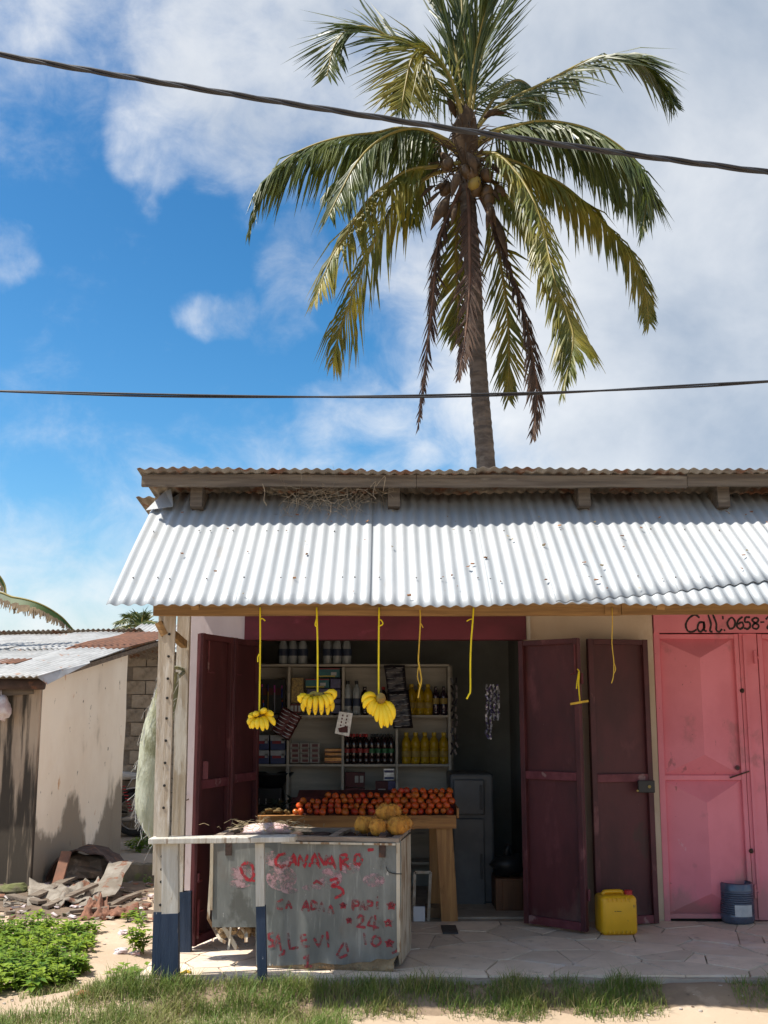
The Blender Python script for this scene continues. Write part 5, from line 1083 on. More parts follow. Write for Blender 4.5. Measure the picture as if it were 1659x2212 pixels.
for xx in (bx0 - .2, bx0 + .75):
    mb = MB(); corrugated(mb, (xx, YK - .25, zk + .03), XH, V((0, 1, .22)), .98, 2.6, nv=4, seed=xx, amp=.012); mb.build('roof_sheet', 'zincold' if xx < bx0 else 'awning', bh, solid=.003, smooth=True)
mb = MB(); mb.tube([P(330, 1372, YK - .4), P(298, 1405, YK - .35), P(275, 1404, YK - .3)], .012, 5); mb.build('loose_batten', 'post', bh)
# ---- low mossy wall
a = G(245, 1905); b = G(345, 1912); a.y = b.y = (a.y + b.y) / 2; zt_ = P(290, 1868, a.y).z
mw = MB(); nn_ = 14; top = []; 
for i in range(nn_ + 1):
    p = a.lerp(b, i / nn_); h = zt_ + .02 * mnoise.noise(V((i * .7, 2, 0))); top.append((p.x, h))
for i in range(nn_): 
    x0_, h0 = top[i]; x1_, h1 = top[i + 1]; mw.prism([(x0_, a.y, -.05), (x1_, a.y, -.05), (x1_, a.y, h1), (x0_, a.y, h0)], (0, .16, 0))
ws(mw.build('low_wall', 'moss', loc=a), 'low mossy concrete wall between the plaster house and the shop', 'wall')
# ================================================================== DEBRIS
mb = MB(); nu, nv = 46, 16; ok = {}; vs_ = []
for j in range(nv + 1):
    for i in range(nu + 1):
        p = G(-140 + 490 * i / nu, 1994 - 116 * j / nv); p.z = gh(p.x, p.y) + .03 * min(1, j / 4, i / 3 + .3, (nu - i) / 4) * (.4 + abs(mnoise.noise(V((p.x * 3, p.y * 3, 6))))) - .004; vs_.append(p)
keep = lambda i, j: mnoise.noise(V((i * .35, j * .5, 9))) * .9 + min(j, nv - 1) / 3 - .25 > 0 and (nu - i) / 6 + mnoise.noise(V((i * .5, j * .6, 2))) > .35
mb.add(vs_, [(j * (nu + 1) + i, j * (nu + 1) + i + 1, (j + 1) * (nu + 1) + i + 1, (j + 1) * (nu + 1) + i) for j in range(nv) for i in range(nu) if keep(i, j)])
ws(mb.build('debris_soil', 'darkdirt', smooth=True), 'dark littered soil along the foot of the plaster house', 'soil', kind='stuff')
mb = MB(); random.seed(61)
for i in range(150):
    p = G(random.uniform(-10, 330), random.uniform(1905, 1990)); p.z = gh(p.x, p.y) + .02; mb.box(p, (random.uniform(.02, .09), random.uniform(.02, .06), random.uniform(.004, .02)), rot=Matrix.Rotation(random.uniform(0, 6), 3, 'Z') @ Matrix.Rotation(random.uniform(-.4, .4), 3, 'X'), m=random.choice((0, 0, 1, 2, 3)), jit=.008)
ws(mb.build('rubble', ['board', 'rustsheet', 'moss', 'litter']), 'small chips and rubbish scattered over the dark soil', 'rubble', kind='stuff')
def crumple(name, m, label, cat, quad, zs_, nu=26, nv=14, amp=.04, seed=0, thick=.008):
    q = [G(u, v) + ZH * z for (u, v), z in zip(quad, zs_)]; mb = MB(); vs_ = []
    for j in range(nv + 1):
        for i in range(nu + 1):
            p = q[0].lerp(q[1], i / nu).lerp(q[3].lerp(q[2], i / nu), j / nv); p.z += amp * (mnoise.noise(V((i * .21 + seed, j * .26, seed))) + .35 * mnoise.noise(V((i * .7 + seed, j * .7, 2)))) + amp * .25 * math.sin(i * .55 + seed); p.y += amp * .5 * mnoise.noise(V((i * .2, j * .26 + seed, 4))) + .012 * (j in (0, nv)) * mnoise.noise(V((i * 1.1, seed, 0))); p.z = max(p.z, .01); vs_.append(p)
    mb.add(vs_, [(j * (nu + 1) + i, j * (nu + 1) + i + 1, (j + 1) * (nu + 1) + i + 1, (j + 1) * (nu + 1) + i) for j in range(nv) for i in range(nu)])
    return ws(mb.build(name, m, loc=q[3], solid=thick, smooth=True), label, cat)
crumple('scrap_sheet', 'board', 'grey broken fibre sheet lying under the plaster wall', 'sheet', [(58, 1962), (215, 1965), (205, 1940), (62, 1925)], (.02, .02, .05, .10), seed=2, amp=.05)
crumple('scrap_sheet', 'scrap', 'crumpled pale rusty metal sheet on the debris heap', 'sheet', [(120, 1968), (215, 1955), (212, 1930), (135, 1945)], (.06, .05, .14, .10), seed=5, amp=.06)
crumple('scrap_sheet', 'rustsheet', 'flat rust brown metal scrap in front of the debris', 'sheet', [(215, 1990), (300, 1978), (300, 1968), (225, 1975)], (.02, .02, .05, .06), seed=8, amp=.05)
crumple('scrap_sheet', 'rustsheet', 'small rust brown scrap under the pale metal sheet', 'sheet', [(165, 1992), (235, 1985), (230, 1960), (190, 1965)], (.02, .02, .10, .08), seed=11, amp=.06)
# bent trough of pale sheet metal leaning up
a, b = G(215, 1950) + ZH * .05, G(255, 1920) + ZH * .26; d = (b - a).normalized(); s = V((1, -.3, 0)).cross(d).normalized(); mb = MB(); W_ = d.cross(V((0, 1, 0))).normalized()
pr = [(-.14, .0), (-.10, -.07), (-.02, -.09), (.05, -.05), (.09, .02)]; vs_ = []
for j in range(9):
    t = j / 8; p = a.lerp(b, t)
    for k_, (x, y) in enumerate(pr): vs_.append(p + W_ * (x * (1 + .1 * math.sin(j))) + V((0, 1, 0)) * y + V((0, 0, 1)) * (.02 * mnoise.noise(V((j * .8, k_ * .9, 1)))))
mb.add(vs_, [(j * 5 + k_, j * 5 + k_ + 1, (j + 1) * 5 + k_ + 1, (j + 1) * 5 + k_) for j in range(8) for k_ in range(4)]); ws(mb.build('bent_trough', 'scrap', loc=a, solid=.01), 'bent cream metal trough with rust leaning on the debris', 'trough')
for k, (u0, v0, z0, u1, v1, z1, wd, lb) in enumerate(((70, 1950, .05, 160, 1915, .10, .10, 'dark broken plank crossing the debris heap'), (95, 1968, .03, 205, 1948, .16, .08, 'short dark plank in front of the debris heap'), (150, 1978, .03, 262, 1972, .05, .07, 'weathered plank lying flat before the debris'), (235, 1962, .02, 300, 1940, .05, .06, 'thin dark batten on the soil by the low wall'), (20, 1945, .04, 90, 1962, .05, .09, 'broken timber offcut at the foot of the damp wall'))):
    mb = MB(); mb.bar(G(u0, v0) + ZH * z0, G(u1, v1) + ZH * z1, wd, .025, jit=.006); ws(mb.build('broken_plank', 'oldbeam', loc=G(u0, v0)), lb, 'plank', 'broken planks on the debris heap')
# collapsed rusty drum
c = G(172, 1912); dr = thing('rusty_drum', 'collapsed dark rusty drum lying against the plaster wall', 'drum', c)
mb = MB(); nn_ = 20; vs_ = []
for j in range(7):
    for i in range(nn_ + 1):
        an = R(-25 + 230 * i / nn_); rr = .33 + .05 * mnoise.noise(V((i * .5, j * .5, 3))); vs_.append(c + V((math.cos(an) * rr * 1.12, .05 + .085 * j, max(.0, .02 + math.sin(an) * rr * .95))))
mb.add(vs_, [(j * (nn_ + 1) + i, (j + 1) * (nn_ + 1) + i, (j + 1) * (nn_ + 1) + i + 1, j * (nn_ + 1) + i + 1) for j in range(6) for i in range(nn_)]); mb.build('shell', 'rustbin', dr, solid=.012)
mb = MB(); mb.blob(c + V((0, .35, .12)), (.3, .25, .14), 14, 8, .5, 3); mb.build('soil_fill', 'darkdirt', dr)
mb = MB(); mb.bar(G(118, 1925), G(140, 1915) + ZH * .34, .10, .03, jit=.01); mb.build('torn_flap', 'rustsheet', dr)
for i, (u, v, s_, m, nm, lb, cat) in enumerate(((30, 1935, .16, 'moss', 'concrete_chunk', 'mossy concrete chunk at the foot of the damp wall', 'rubble'), (75, 1955, .07, 'litter', 'litter', 'crumpled pale litter beside the fibre sheet', 'litter'), (300, 1955, .05, 'darkdirt', 'clod', 'dark clod of earth beside the path', 'clod'),
        (268, 2018, .05, 'litter', 'litter', 'white crumpled litter on the dirt path near the weeds', 'litter'), (292, 2064, .045, 'cloth', 'cloth_scrap', 'small pale cloth scrap by the weeds on the path', 'cloth'), (262, 2062, .055, 'litter', 'litter', 'pale plastic litter at the edge of the weeds', 'litter'),
        (180, 2188, .05, 'drywood', 'wood_chip', 'dry brown husk on the sunlit dirt', 'husk'), (350, 2148, .03, 'peel', 'orange_peel', 'orange peel lying in the grass by the veranda', 'peel'), (1524, 2165, .034, 'stone', 'stone', 'pale rounded stone on the dirt before the veranda', 'stone'), (1180, 2170, .012, 'yellowstripe', 'bottle_cap', 'tiny yellow bottle cap on the dirt', 'cap'))):
    c = G(u, v); c.z = gh(c.x, c.y) if u > 0 else 0; mb = MB(); mb.blob(c + ZH * s_ * .25, (s_, s_ * .7, s_ * .4), 10, 6, .9 if m in ('litter', 'cloth') else .4, i); ws(mb.build(nm, m, loc=c), lb, cat)
mb = MB(); mb.tube([G(388, 2105, FLOOR + .008), G(402, 2098, FLOOR + .01), G(412, 2101, FLOOR + .008)], .010, 6); ws(mb.build('yellow_stick', 'stringold', loc=G(400, 2100, FLOOR)), 'short yellow stick on the paving behind the post', 'stick')
a, b = G(160, 2182), G(196, 2188); mb = MB()
for i in range(14): p = a.lerp(b, random.random() * .4); q = b + V((random.uniform(-.06, .05), random.uniform(-.05, .05), .02 + random.random() * .02)); mb.tube([p + ZH * .015, p.lerp(q, .5) + ZH * .02, q], .004, 4)
ws(mb.build('husk_fibres', 'peel', loc=a), 'tuft of orange brown husk fibres on the sunlit dirt', 'husk')
mb = MB(); random.seed(62)
for i in range(420):
    x, y = random.uniform(-3.4, 3.2), random.uniform(6.3, 9.6)
    if x > XV0 - .05 and y > YV - .05: continue
    z = gh(x, y); s_ = random.uniform(.004, .016); mb.blob((x, y, z + s_ * .2), (s_, s_ * .8, s_ * .5), 5, 3, .5, i, m=random.choice((0, 0, 1, 2)))
ws(mb.build('pebbles', ['stone', 'darkdirt', 'drywood']), 'pebbles and crumbs scattered on the dirt', 'pebbles', kind='stuff')
# ================================================================== MOTORCYCLE behind
random.seed(4)
mo = G(287, 1806); my = mo.y; bk = thing('motorcycle', 'parked motorcycle with white seat behind the plaster house', 'motorcycle', mo)
def wheel(cx):
    c = V((cx, my, .31)); mb = MB(); n1, n2 = 28, 8; vs_ = []
    for i in range(n1):
        a = 2 * math.pi * i / n1
        for j in range(n2):
            b = 2 * math.pi * j / n2; rr = .265 + .045 * math.cos(b); vs_.append(c + V((math.cos(a) * rr, .045 * math.sin(b), math.sin(a) * rr)))
    mb.add(vs_, [(i * n2 + j, ((i + 1) % n1) * n2 + j, ((i + 1) % n1) * n2 + (j + 1) % n2, i * n2 + (j + 1) % n2) for i in range(n1) for j in range(n2)])
    w_ = mb.build('wheel', 'tyre', bk, smooth=True); mb = MB()
    mb.tube([c + V((math.cos(a * .4) * .222, 0, math.sin(a * .4) * .222)) for a in range(17)], .012, 6); mb.build('rim', 'chrome', w_)
    mb = MB()
    for i in range(18): a = i * math.pi / 9; mb.tube([c, c + V((math.cos(a) * .22, 0, math.sin(a) * .22))], .003, 4)
    mb.lathe([(.045, -.06), (.045, .06)], 12, c, rot=Matrix.Rotation(R(90), 3, 'X')); mb.build('spokes', 'chrome', w_)
bxx = mo.x; wheel(bxx); wheel(bxx - 1.25)
S = lambda x, z, y=0: V((bxx + x, my + y, z))
mb = MB(); mb.tube(catmull([S(-.05, .78), S(-.3, .80), S(-.6, .74), S(-1.0, .85)], 12), .02, 6); mb.tube([S(0, .31, .08), S(-.45, .35, .08), S(-.75, .33, .05), S(-.95, .75)], .016, 6); mb.tube([S(-.45, .36), S(-.3, .78)], .016, 6); mb.build('frame', 'black', bk)
mb = MB(); mb.blob(S(-.22, .84), (.34, .11, .06), 14, 8, .1, 1); mb.build('seat', 'seat', bk, smooth=True)
mb = MB(); mb.blob(S(-.68, .86), (.24, .13, .12), 14, 8, .1, 2); mb.build('tank', 'bikeblue', bk, smooth=True)
mb = MB(); mb.blob(S(-.55, .42), (.17, .12, .15), 12, 8, .3, 3); mb.box(S(-.45, .36, -.1), (.26, .08, .16)); mb.build('engine', 'iron', bk)
mb = MB(); mb.tube([S(-.6, .3, -.1), S(-.3, .22, -.13), S(.1, .27, -.14), S(.4, .33, -.14)], [.02, .025, .045, .045], 8); mb.build('exhaust', 'chrome', bk, smooth=True)
mb = MB()
for i in range(9): a = S(-.02, .36, -.11).lerp(S(-.14, .70, -.11), i / 8); mb.lathe([(.03, -.006), (.034, 0), (.03, .006)], 8, a)
mb.build('shock_spring', 'redcap', bk)
mb = MB(); mb.tube([S(.08, .80, -.1), S(.16, .70, -.1), S(-.1, .66, -.1), S(-.02, .80, -.1), S(.22, .84, -.1), S(.16, .70, -.1)], .011, 6); mb.tube([S(.22, .84, -.1), S(.22, .84, .1)], .011, 6); mb.build('luggage_rack', 'seat', bk)
mb = MB(); mb.blob(S(.12, .60, -.1), (.035, .03, .045), 8, 6, 0); mb.build('reflector', 'orange', bk)
mb = MB(); mb.box(S(.2, .45, -.06), (.1, .06, .14)); mb.build('side_cover', 'bikeblue', bk, bevel=.015)
mb = MB(); mb.tube(catmull([S(.28, .4), S(.22, .58), S(.05, .66), S(-.15, .6)], 10), .03, 6); mb.build('mudguard', 'black', bk)
mb = MB(); mb.tube([S(-1.25, .31, .07), S(-1.0, .95, .07)], .018, 6); mb.tube([S(-1.25, .31, -.07), S(-1.0, .95, -.07)], .018, 6); mb.tube([S(-.9, 1.05, -.33), S(-1.0, .98, -.1), S(-1.0, .98, .1), S(-.9, 1.05, .33)], .013, 6); mb.build('fork', 'chrome', bk)
# ================================================================== SACK on the post
YK2 = 6.78 * K; lev = [(1452, 352, 386), (1475, 342, 386), (1500, 333, 384), (1530, 323, 380), (1565, 313, 372), (1600, 305, 366), (1640, 298, 360), (1680, 293, 356), (1715, 291, 352), (1745, 292, 348), (1770, 298, 346), (1790, 308, 343), (1812, 322, 337)]
sk = thing('woven_sack', 'long white woven sack hanging from the awning posts', 'sack', P(340, 1812, YK2)); mb = MB(); vs_ = []; n_ = 16
for j, (v, ul, ur) in enumerate(lev):
    a, b = P(ul, v, YK2), P(ur, v, YK2); c = (a + b) / 2; hw = (b.x - a.x) / 2; dp = hw * .9
    for i in range(n_):
        an = 2 * math.pi * i / n_; k_ = 1 + .10 * mnoise.noise(V((math.cos(an) * 1.6, math.sin(an) * 1.6, j * .55))) + .05 * math.sin(an * 5 + j); vs_.append(c + V((math.cos(an) * hw * k_, math.sin(an) * dp * k_, .01 * mnoise.noise(V((i, j * .4, 0))))))
mb.add(vs_, [(j * n_ + i, (j + 1) * n_ + i, (j + 1) * n_ + (i + 1) % n_, j * n_ + (i + 1) % n_) for j in range(len(lev) - 1) for i in range(n_)] + [tuple(range(n_))]); mb.build('body', 'sack', sk, smooth=True)
mb = MB()
for i in range(90):
    j = random.choice((0, 1, 1, 2, 3, 4, 6, 8, 9, 10, 11, 12)); v, ul, ur = lev[j]; u = random.choice((ul, ul + 2, (ul + ur) / 2, ur - 2)); p = P(u, v + random.uniform(-15, 15), YK2 - random.uniform(0, .1)); q = p + V((random.uniform(-.05, .03), random.uniform(-.03, .02), -random.uniform(.03, .12)))
    mb.tube([p, p.lerp(q, .5) + V((random.uniform(-.012, .012), 0, 0)), q], .0016, 3)
fb_ = mb.build('frayed_threads', 'seat', sk); fb_['kind'] = 'stuff'
mb = MB(); mb.tube(catmull([P(352, 1455, YK2), P(372, 1442, YK2 - .05), P(398, 1448, yb2), P(386, 1462, YK2)], 12), .012, 6); mb.build('tie', 'sack', sk)
# ================================================================== BANANA PLANT and far palm
def px2(pts, Y): return [P(u, v, Y) for u, v in pts]
YBn = 12.6 * K; bp_ = thing('banana_plant', 'banana plant with tattered brown leaf edge behind the plaster house', 'banana plant', V((P(-60, 1500, YBn).x, YBn, 0)))
x_ = WO[bp_].x; mb = MB(); mb.tube([(x_, YBn, 0), (x_ + .03, YBn, 1.2), (x_ - .02, YBn, 2.4)], [.12, .10, .07], 10); mb.build('trunk', 'bananastem', bp_, smooth=True)
def bleaf(pts, wd, n_=40, seed=0):
    random.seed(seed); c = catmull(pts, n_); mb = MB(); mb.tube(c, [.018 * (1 - .7 * i / n_) for i in range(n_ + 1)], 6); mb.build('midrib', 'rachis', bp_, smooth=True)
    g = MB(); dgy = MB()
    for i in range(n_):
        t = (i + .5) / n_; w_ = wd * math.sin(math.pi * (.12 + .85 * t)) ** .6; dx = (c[i + 1] - c[i])
        for sy in (-1, 1):
            s = V((0, sy * .5, -.85)); s.normalize(); l_ = w_ * random.uniform(.75, 1.1)
            p0, p1 = c[i], c[i + 1] + dx * .03; a0, a1 = p0 + s * l_ * .42, p1 + s * l_ * .42; e0, e1 = p0 + dx * random.uniform(.0, .35) + s * l_ + V((random.uniform(-.02, .02), 0, 0)), p1 - dx * random.uniform(.0, .45) + s * l_ * random.uniform(.8, 1)
            g.add([p0, p1, a1, a0], [(0, 1, 2, 3)]); dgy.add([a0, a1, e1, e0], [(0, 1, 2, 3)])
    g.build('blade', 'bananaleaf', bp_); dgy.build('dry_edge', 'bananadry', bp_)
top_ = V((x_ - .02, YBn, 2.35))
bleaf([top_, P(-20, 1290, YBn), P(30, 1290, YBn - .1), P(85, 1304, YBn - .15), P(130, 1330, YBn - .1), P(157, 1358, YBn)], .23, 60, 3)
bleaf([top_, P(-40, 1240, YBn + .2), P(-12, 1235, YBn + .2), P(10, 1262, YBn + .2), P(14, 1300, YBn + .1)], .2, 22, 5)
bleaf([top_, top_ + V((-.3, 0, .6)), top_ + V((-.9, .2, .7)), top_ + V((-1.5, .3, .3))], .3, 30, 8)

def frond(parent, pts, ll, m_leaf, m_rach, droop=.5, seed=0, pet=.16, n_=80, width=.028, up=0.0, sparse=1.0, stiff=.55, r0=.035, roll=0.0):
    """one palm frond: rachis along pts, two rows of folded leaflets hanging from it"""
    random.seed(seed); c = catmull(pts, n_); mb = MB(); mb.tube(c, [r0 * (1 - .85 * i / n_) + .003 for i in range(n_ + 1)], 6); ra = None
    lf = MB(); prev = None; total = sum((c[i + 1] - c[i]).length for i in range(n_)); sub = max(1, int(total / n_ / .034 + .5))
    for i in range(int(n_ * pet), n_):
        for sb in range(sub):
            t = (i + sb / sub) / n_; p = c[i].lerp(c[i + 1], sb / sub); T = (c[min(i + 1, n_)] - c[max(i - 1, 0)]).normalized()
            S_ = T.cross(ZH)
            if S_.length < .2: S_ = prev if prev else V((1, 0, 0))
            S_.normalize()
            if prev and S_.dot(prev) < 0: S_ = -S_
            prev = S_
            if roll: S_ = S_ * math.cos(roll) + S_.cross(T).normalized() * math.sin(roll)
            tt = (t - pet) / (1 - pet); ln2 = ll * (.45 + .55 * math.sin(math.pi * min(1, .18 + tt * .75))) * (1 - .55 * max(0, tt - .75) / .25)
            for sg in (-1, 1):
                if random.random() > sparse: continue
                de = droop * (.2 + .8 * math.hypot(T.x, T.y)); l_ = ln2 * random.uniform(.70, 1.12) * (1 - .35 * max(0, mnoise.noise(V((t * 9 + seed, sg * 2.0, seed * .7))))); d = (S_ * sg * (1 - stiff * .4) + T * (stiff + .5 * tt) + V((0, 0, -de + up)) + V((random.gauss(0, .13), random.gauss(0, .13), random.gauss(0, .13))) + V((.35, 0, .25)) * mnoise.noise(V((t * 5 + seed * 1.3, sg * 3.0, 0)))).normalized()
                d2 = (d + V((0, 0, -de * 1.1)) + V((random.gauss(0, .08), random.gauss(0, .08), 0))).normalized()
                m1 = p + d * l_ * .5; e = m1 + d2 * l_ * .5; wv = T.cross(d)
                wv = wv.cross(d).normalized() if wv.length > .01 else S_
                w_ = width * random.uniform(.75, 1.2); nrm = d.cross(wv).normalized() * w_ * .25
                b0 = p + wv * w_ * .35; b1 = p - wv * w_ * .35
                lf.add([b0, b1, m1 + wv * w_ * .5 + nrm, m1 - wv * w_ * .5 + nrm, e, p - nrm * .2, m1 - nrm * .5], [(0, 5, 6, 2), (5, 1, 3, 6), (2, 6, 4), (6, 3, 4)])
    fr_ = lf.build('frond', m_leaf, parent); rr_ = mb.build('rachis', m_rach, fr_, smooth=True); return fr_
# far small palm
YFP = 34.0; fpm = thing('small_palm', 'small far palm crown above the rusty roof', 'palm tree', V((P(300, 1400, YFP).x, YFP, 0)))
b = P(303, 1372, YFP); mb = MB(); mb.tube([WO[fpm], b], [.2, .14], 8); mb.build('trunk', 'trunk', fpm)
for k_, pts in enumerate(([(303, 1372), (288, 1345), (272, 1338), (255, 1345)], [(303, 1372), (293, 1345), (283, 1332), (276, 1330)], [(303, 1372), (300, 1345), (297, 1330), (294, 1322)], [(303, 1372), (310, 1348), (325, 1342), (345, 1350)], [(303, 1372), (306, 1345), (309, 1332), (314, 1328)], [(303, 1372), (285, 1360), (268, 1352), (258, 1362)], [(303, 1372), (320, 1358), (335, 1352), (346, 1362)])):
    frond(fpm, [P(u, v, YFP + (k_ % 3 - 1) * .5 * i) for i, (u, v) in enumerate(pts)], .55, 'leaf', 'rachis', .3, 60 + k_, n_=26, width=.06, r0=.03)
# ================================================================== COCONUT PALM
YPm = 15.0 * K
palm = thing('coconut_palm', 'tall coconut palm with brown dead fronds behind the shop roof', 'palm tree', V((P(1062, 1100, YPm).x, YPm, 0)))
tb = [V((P(1068, 1100, YPm).x + .25, YPm, -.05)), P(1064, 1250, YPm), P(1050, 1008, YPm), P(1037, 850, YPm), P(1027, 700, YPm), P(1017, 520, YPm), P(1008, 400, YPm), P(1004, 310, YPm)]
c = catmull(tb, 120); mb = MB(); rad = []
for i in range(121):
    t = i / 120; w_ = (.155 - .035 * t) * (1 + .035 * math.sin(i * 2.6)) + (.08 * max(0, 1 - i / 10)); rad.append(w_ * (1.12 if t > .95 else 1))
mb.tube(c, rad, 14); mb.build('trunk', 'trunk', palm, smooth=False)
def fr(pts, ll, leaf='leaf', rach='rachis', droop=.5, seed=1, dy=0, **kw):
    n_ = len(pts); q = [P(u, v, YPm + dy * (i / (n_ - 1)) ** 1.1) for i, (u, v) in enumerate(pts)]; q[0].y = YPm + .06 * (1 if dy > 0 else -1); return frond(palm, q, ll, leaf, rach, droop, seed, **kw)
sp_ = [  # fronds in the photograph, base to tip
 ([(1006, 300), (990, 225), (958, 146), (921, 106), (848, 84), (801, 60), (755, 62), (722, 100), (706, 165)], .80, 'leaf', .12, -.5),
 ([(1004, 300), (996, 240), (972, 168), (940, 120), (912, 104), (889, 130), (876, 182), (866, 240)], .82, 'leafyel', .2, -1.0),
 ([(1003, 300), (1000, 230), (985, 120), (960, 40), (934, -20), (905, -80)], .95, 'leaf', .05, .5),
 ([(1008, 300), (1014, 220), (1028, 110), (1050, 10), (1072, -80)], .85, 'leaf', .06, -.4),
 ([(1006, 300), (1008, 200), (1003, 90), (996, -10), (990, -90)], .9, 'leaf', .02, .8),
 ([(1012, 310), (1040, 265), (1085, 225), (1184, 175), (1278, 128), (1337, 122), (1388, 139), (1428, 175), (1455, 225)], .80, 'leaf', .25, .6),
 ([(1014, 312), (1038, 262), (1071, 208), (1107, 176), (1133, 178), (1158, 206), (1169, 256)], .6, 'leaf', .4, 1.6),
 ([(1016, 318), (1050, 292), (1100, 276), (1169, 262), (1249, 272), (1315, 300), (1370, 346), (1399, 401), (1388, 500)], .82, 'leaf', .75, -.4),
 ([(1016, 318), (1060, 285), (1140, 268), (1230, 278), (1290, 305), (1345, 350), (1385, 410), (1412, 440)], .75, 'leaf', .7, .8),
 ([(1016, 345), (1060, 342), (1107, 348), (1155, 370), (1206, 394), (1253, 430), (1315, 492), (1359, 547), (1392, 620), (1402, 700)], .62, 'leafyel', .9, .4),
 ([(1012, 340), (1045, 330), (1080, 338), (1120, 380), (1150, 430), (1172, 490), (1185, 550), (1198, 605)], .62, 'leafyel', .7, -1.8),
 ([(1014, 360), (1050, 380), (1100, 430), (1150, 500), (1190, 590), (1225, 680), (1238, 740), (1216, 845)], .68, 'leafyel', .85, -1.0),
 ([(1000, 340), (976, 322), (932, 292), (867, 277), (812, 287), (739, 296), (666, 318), (612, 350), (564, 405), (537, 500)], .80, 'leaf', .85, -.3),
 ([(1000, 345), (960, 300), (900, 279), (848, 288), (800, 318), (765, 360), (738, 410), (710, 465)], .78, 'leaf', .85, -1.2),
 ([(998, 355), (940, 360), (885, 367), (841, 394), (794, 434), (757, 492), (715, 560), (680, 650)], .85, 'leafyel', .75, -1.0),
 ([(1000, 360), (940, 375), (885, 410), (835, 470), (795, 550), (760, 640), (735, 710), (718, 785)], .8, 'leafyel', .85, .3),
 ([(1000, 330), (960, 300), (925, 320), (900, 370), (885, 430), (880, 480)], .6, 'leaf', .9, 1.8),
 ([(1014, 340), (1060, 330), (1110, 345), (1140, 400), (1152, 470)], .6, 'leaf', .8, 2.0),
 ([(1010, 380), (1045, 430), (1075, 540), (1095, 660), (1100, 770), (1098, 865)], .55, 'leafyel', .5, .6),
 ([(1006, 380), (990, 450), (985, 560), (990, 660), (985, 740)], .5, 'leafyel', .5, .8),
 ([(1000, 335), (965, 305), (915, 290), (850, 300), (790, 330), (740, 375), (700, 420)], .7, 'leaf', .9, 1.2),
 ([(1014, 330), (1055, 300), (1120, 285), (1200, 290), (1270, 325), (1320, 375), (1350, 440)], .7, 'leaf', .9, 1.3),
 ([(1002, 300), (985, 235), (950, 180), (905, 160), (870, 175), (845, 215)], .6, 'leaf', .7, .9),
 ([(1010, 300), (1022, 220), (1036, 140), (1062, 60), (1100, -10)], .8, 'leaf', .12, .5)]
for k_, (pts, ll, lf_, dp, dy) in enumerate(sp_): fr(pts, ll * 1.52, lf_, 'rachis', dp * 1.2, 100 + k_, dy, pet=.2 if dp > .1 else .25, stiff=.55 if dp > .1 else 1.5, width=.044, roll={0: .75, 1: .8, 5: -.45, 6: -.6, 7: -.15, 8: .3, 9: .2, 10: .35, 11: -.25, 13: .25, 14: .2, 15: -.25, 20: .5, 21: -.4}.get(k_, 0))
dead = [([(1003, 390), (985, 430), (962, 480), (945, 540), (936, 640), (920, 780), (903, 925)], .42, .7, -.3), ([(1006, 385), (1012, 430), (1014, 520), (1014, 620), (1006, 720), (990, 820)], .46, .7, -.9),
        ([(1010, 385), (1045, 440), (1085, 540), (1120, 640), (1145, 740), (1160, 850), (1152, 945)], .5, .75, -.6)]
for k_, (pts, ll, dp, dy) in enumerate(dead): fr(pts, ll * 1.25, 'deadleaf', 'deadrachis', dp, 200 + k_, dy, pet=.24, stiff=.8, width=.034)
random.seed(31)
cc = P(1008, 370, YPm - .15)
for i in range(13):
    a = random.uniform(0, 6.28); rr = random.uniform(.12, .5); p = cc + V((math.cos(a) * rr * 1.2, -abs(math.sin(a)) * .32, random.uniform(-.55, .1) - rr * .2)); mb = MB(); mb.blob(p, (.10, .10, .125), 12, 8, .12, i, rot=Matrix.Rotation(random.uniform(-.5, .5), 3, 'Y')); mb.build('coconut', 'greennut' if i != 5 else 'yellownut', palm, smooth=True)
def spathe(u, v, u2, v2, w_, dy, m='fibre'):
    a, b = P(u, v, YPm + dy), P(u2, v2, YPm + dy - .1); mb = MB(); mid = a.lerp(b, .5) + V((0, -.06, 0)); mb.tube(catmull([a, mid, b], 8), [w_ * x for x in (.2, .5, .8, 1, 1, .85, .6, .3, .06)], 8); mb.build('spathe', m, palm, smooth=True)
for s_ in ((972, 420, 930, 498, .085, -.4), (990, 370, 975, 430, .07, -.5), (968, 430, 958, 480, .05, -.3), (1050, 430, 1072, 490, .06, -.4), (1070, 470, 1098, 560, .065, -.3), (1010, 330, 1030, 378, .07, -.5), (1050, 350, 1115, 400, .06, .1), (985, 255, 965, 210, .06, .1), (1040, 260, 1080, 235, .05, .1), (1045, 250, 1095, 245, .05, .2), (1000, 270, 990, 215, .07, .1), (950, 330, 975, 360, .06, -.2), (940, 400, 905, 430, .035, -.2), (955, 410, 912, 455, .03, -.3), (1045, 400, 1085, 440, .035, -.3), (965, 395, 935, 415, .04, -.3), (1060, 440, 1050, 500, .05, -.5), (985, 440, 975, 490, .045, -.5)): spathe(*s_)
mb = MB()
for i in range(120):
    a = random.uniform(0, 6.28); p = cc + V((math.cos(a) * random.uniform(.05, .3), math.sin(a) * .2, random.uniform(-.5, .75))); d = V((math.cos(a) * random.uniform(.1, .6), math.sin(a) * .3, random.uniform(-.5, .35))); mb.tube([p, p + d * .5 + ZH * .05, p + d], [.014, .009, .003], 4)
q = mb.build('flower_stalks', 'fibre', palm); q['kind'] = 'stuff'
mb = MB(); mb.blob(P(1006, 300, YPm), (.22, .22, .55), 14, 10, .3, 7); mb.build('crown_shaft', 'fibre', palm, smooth=True)
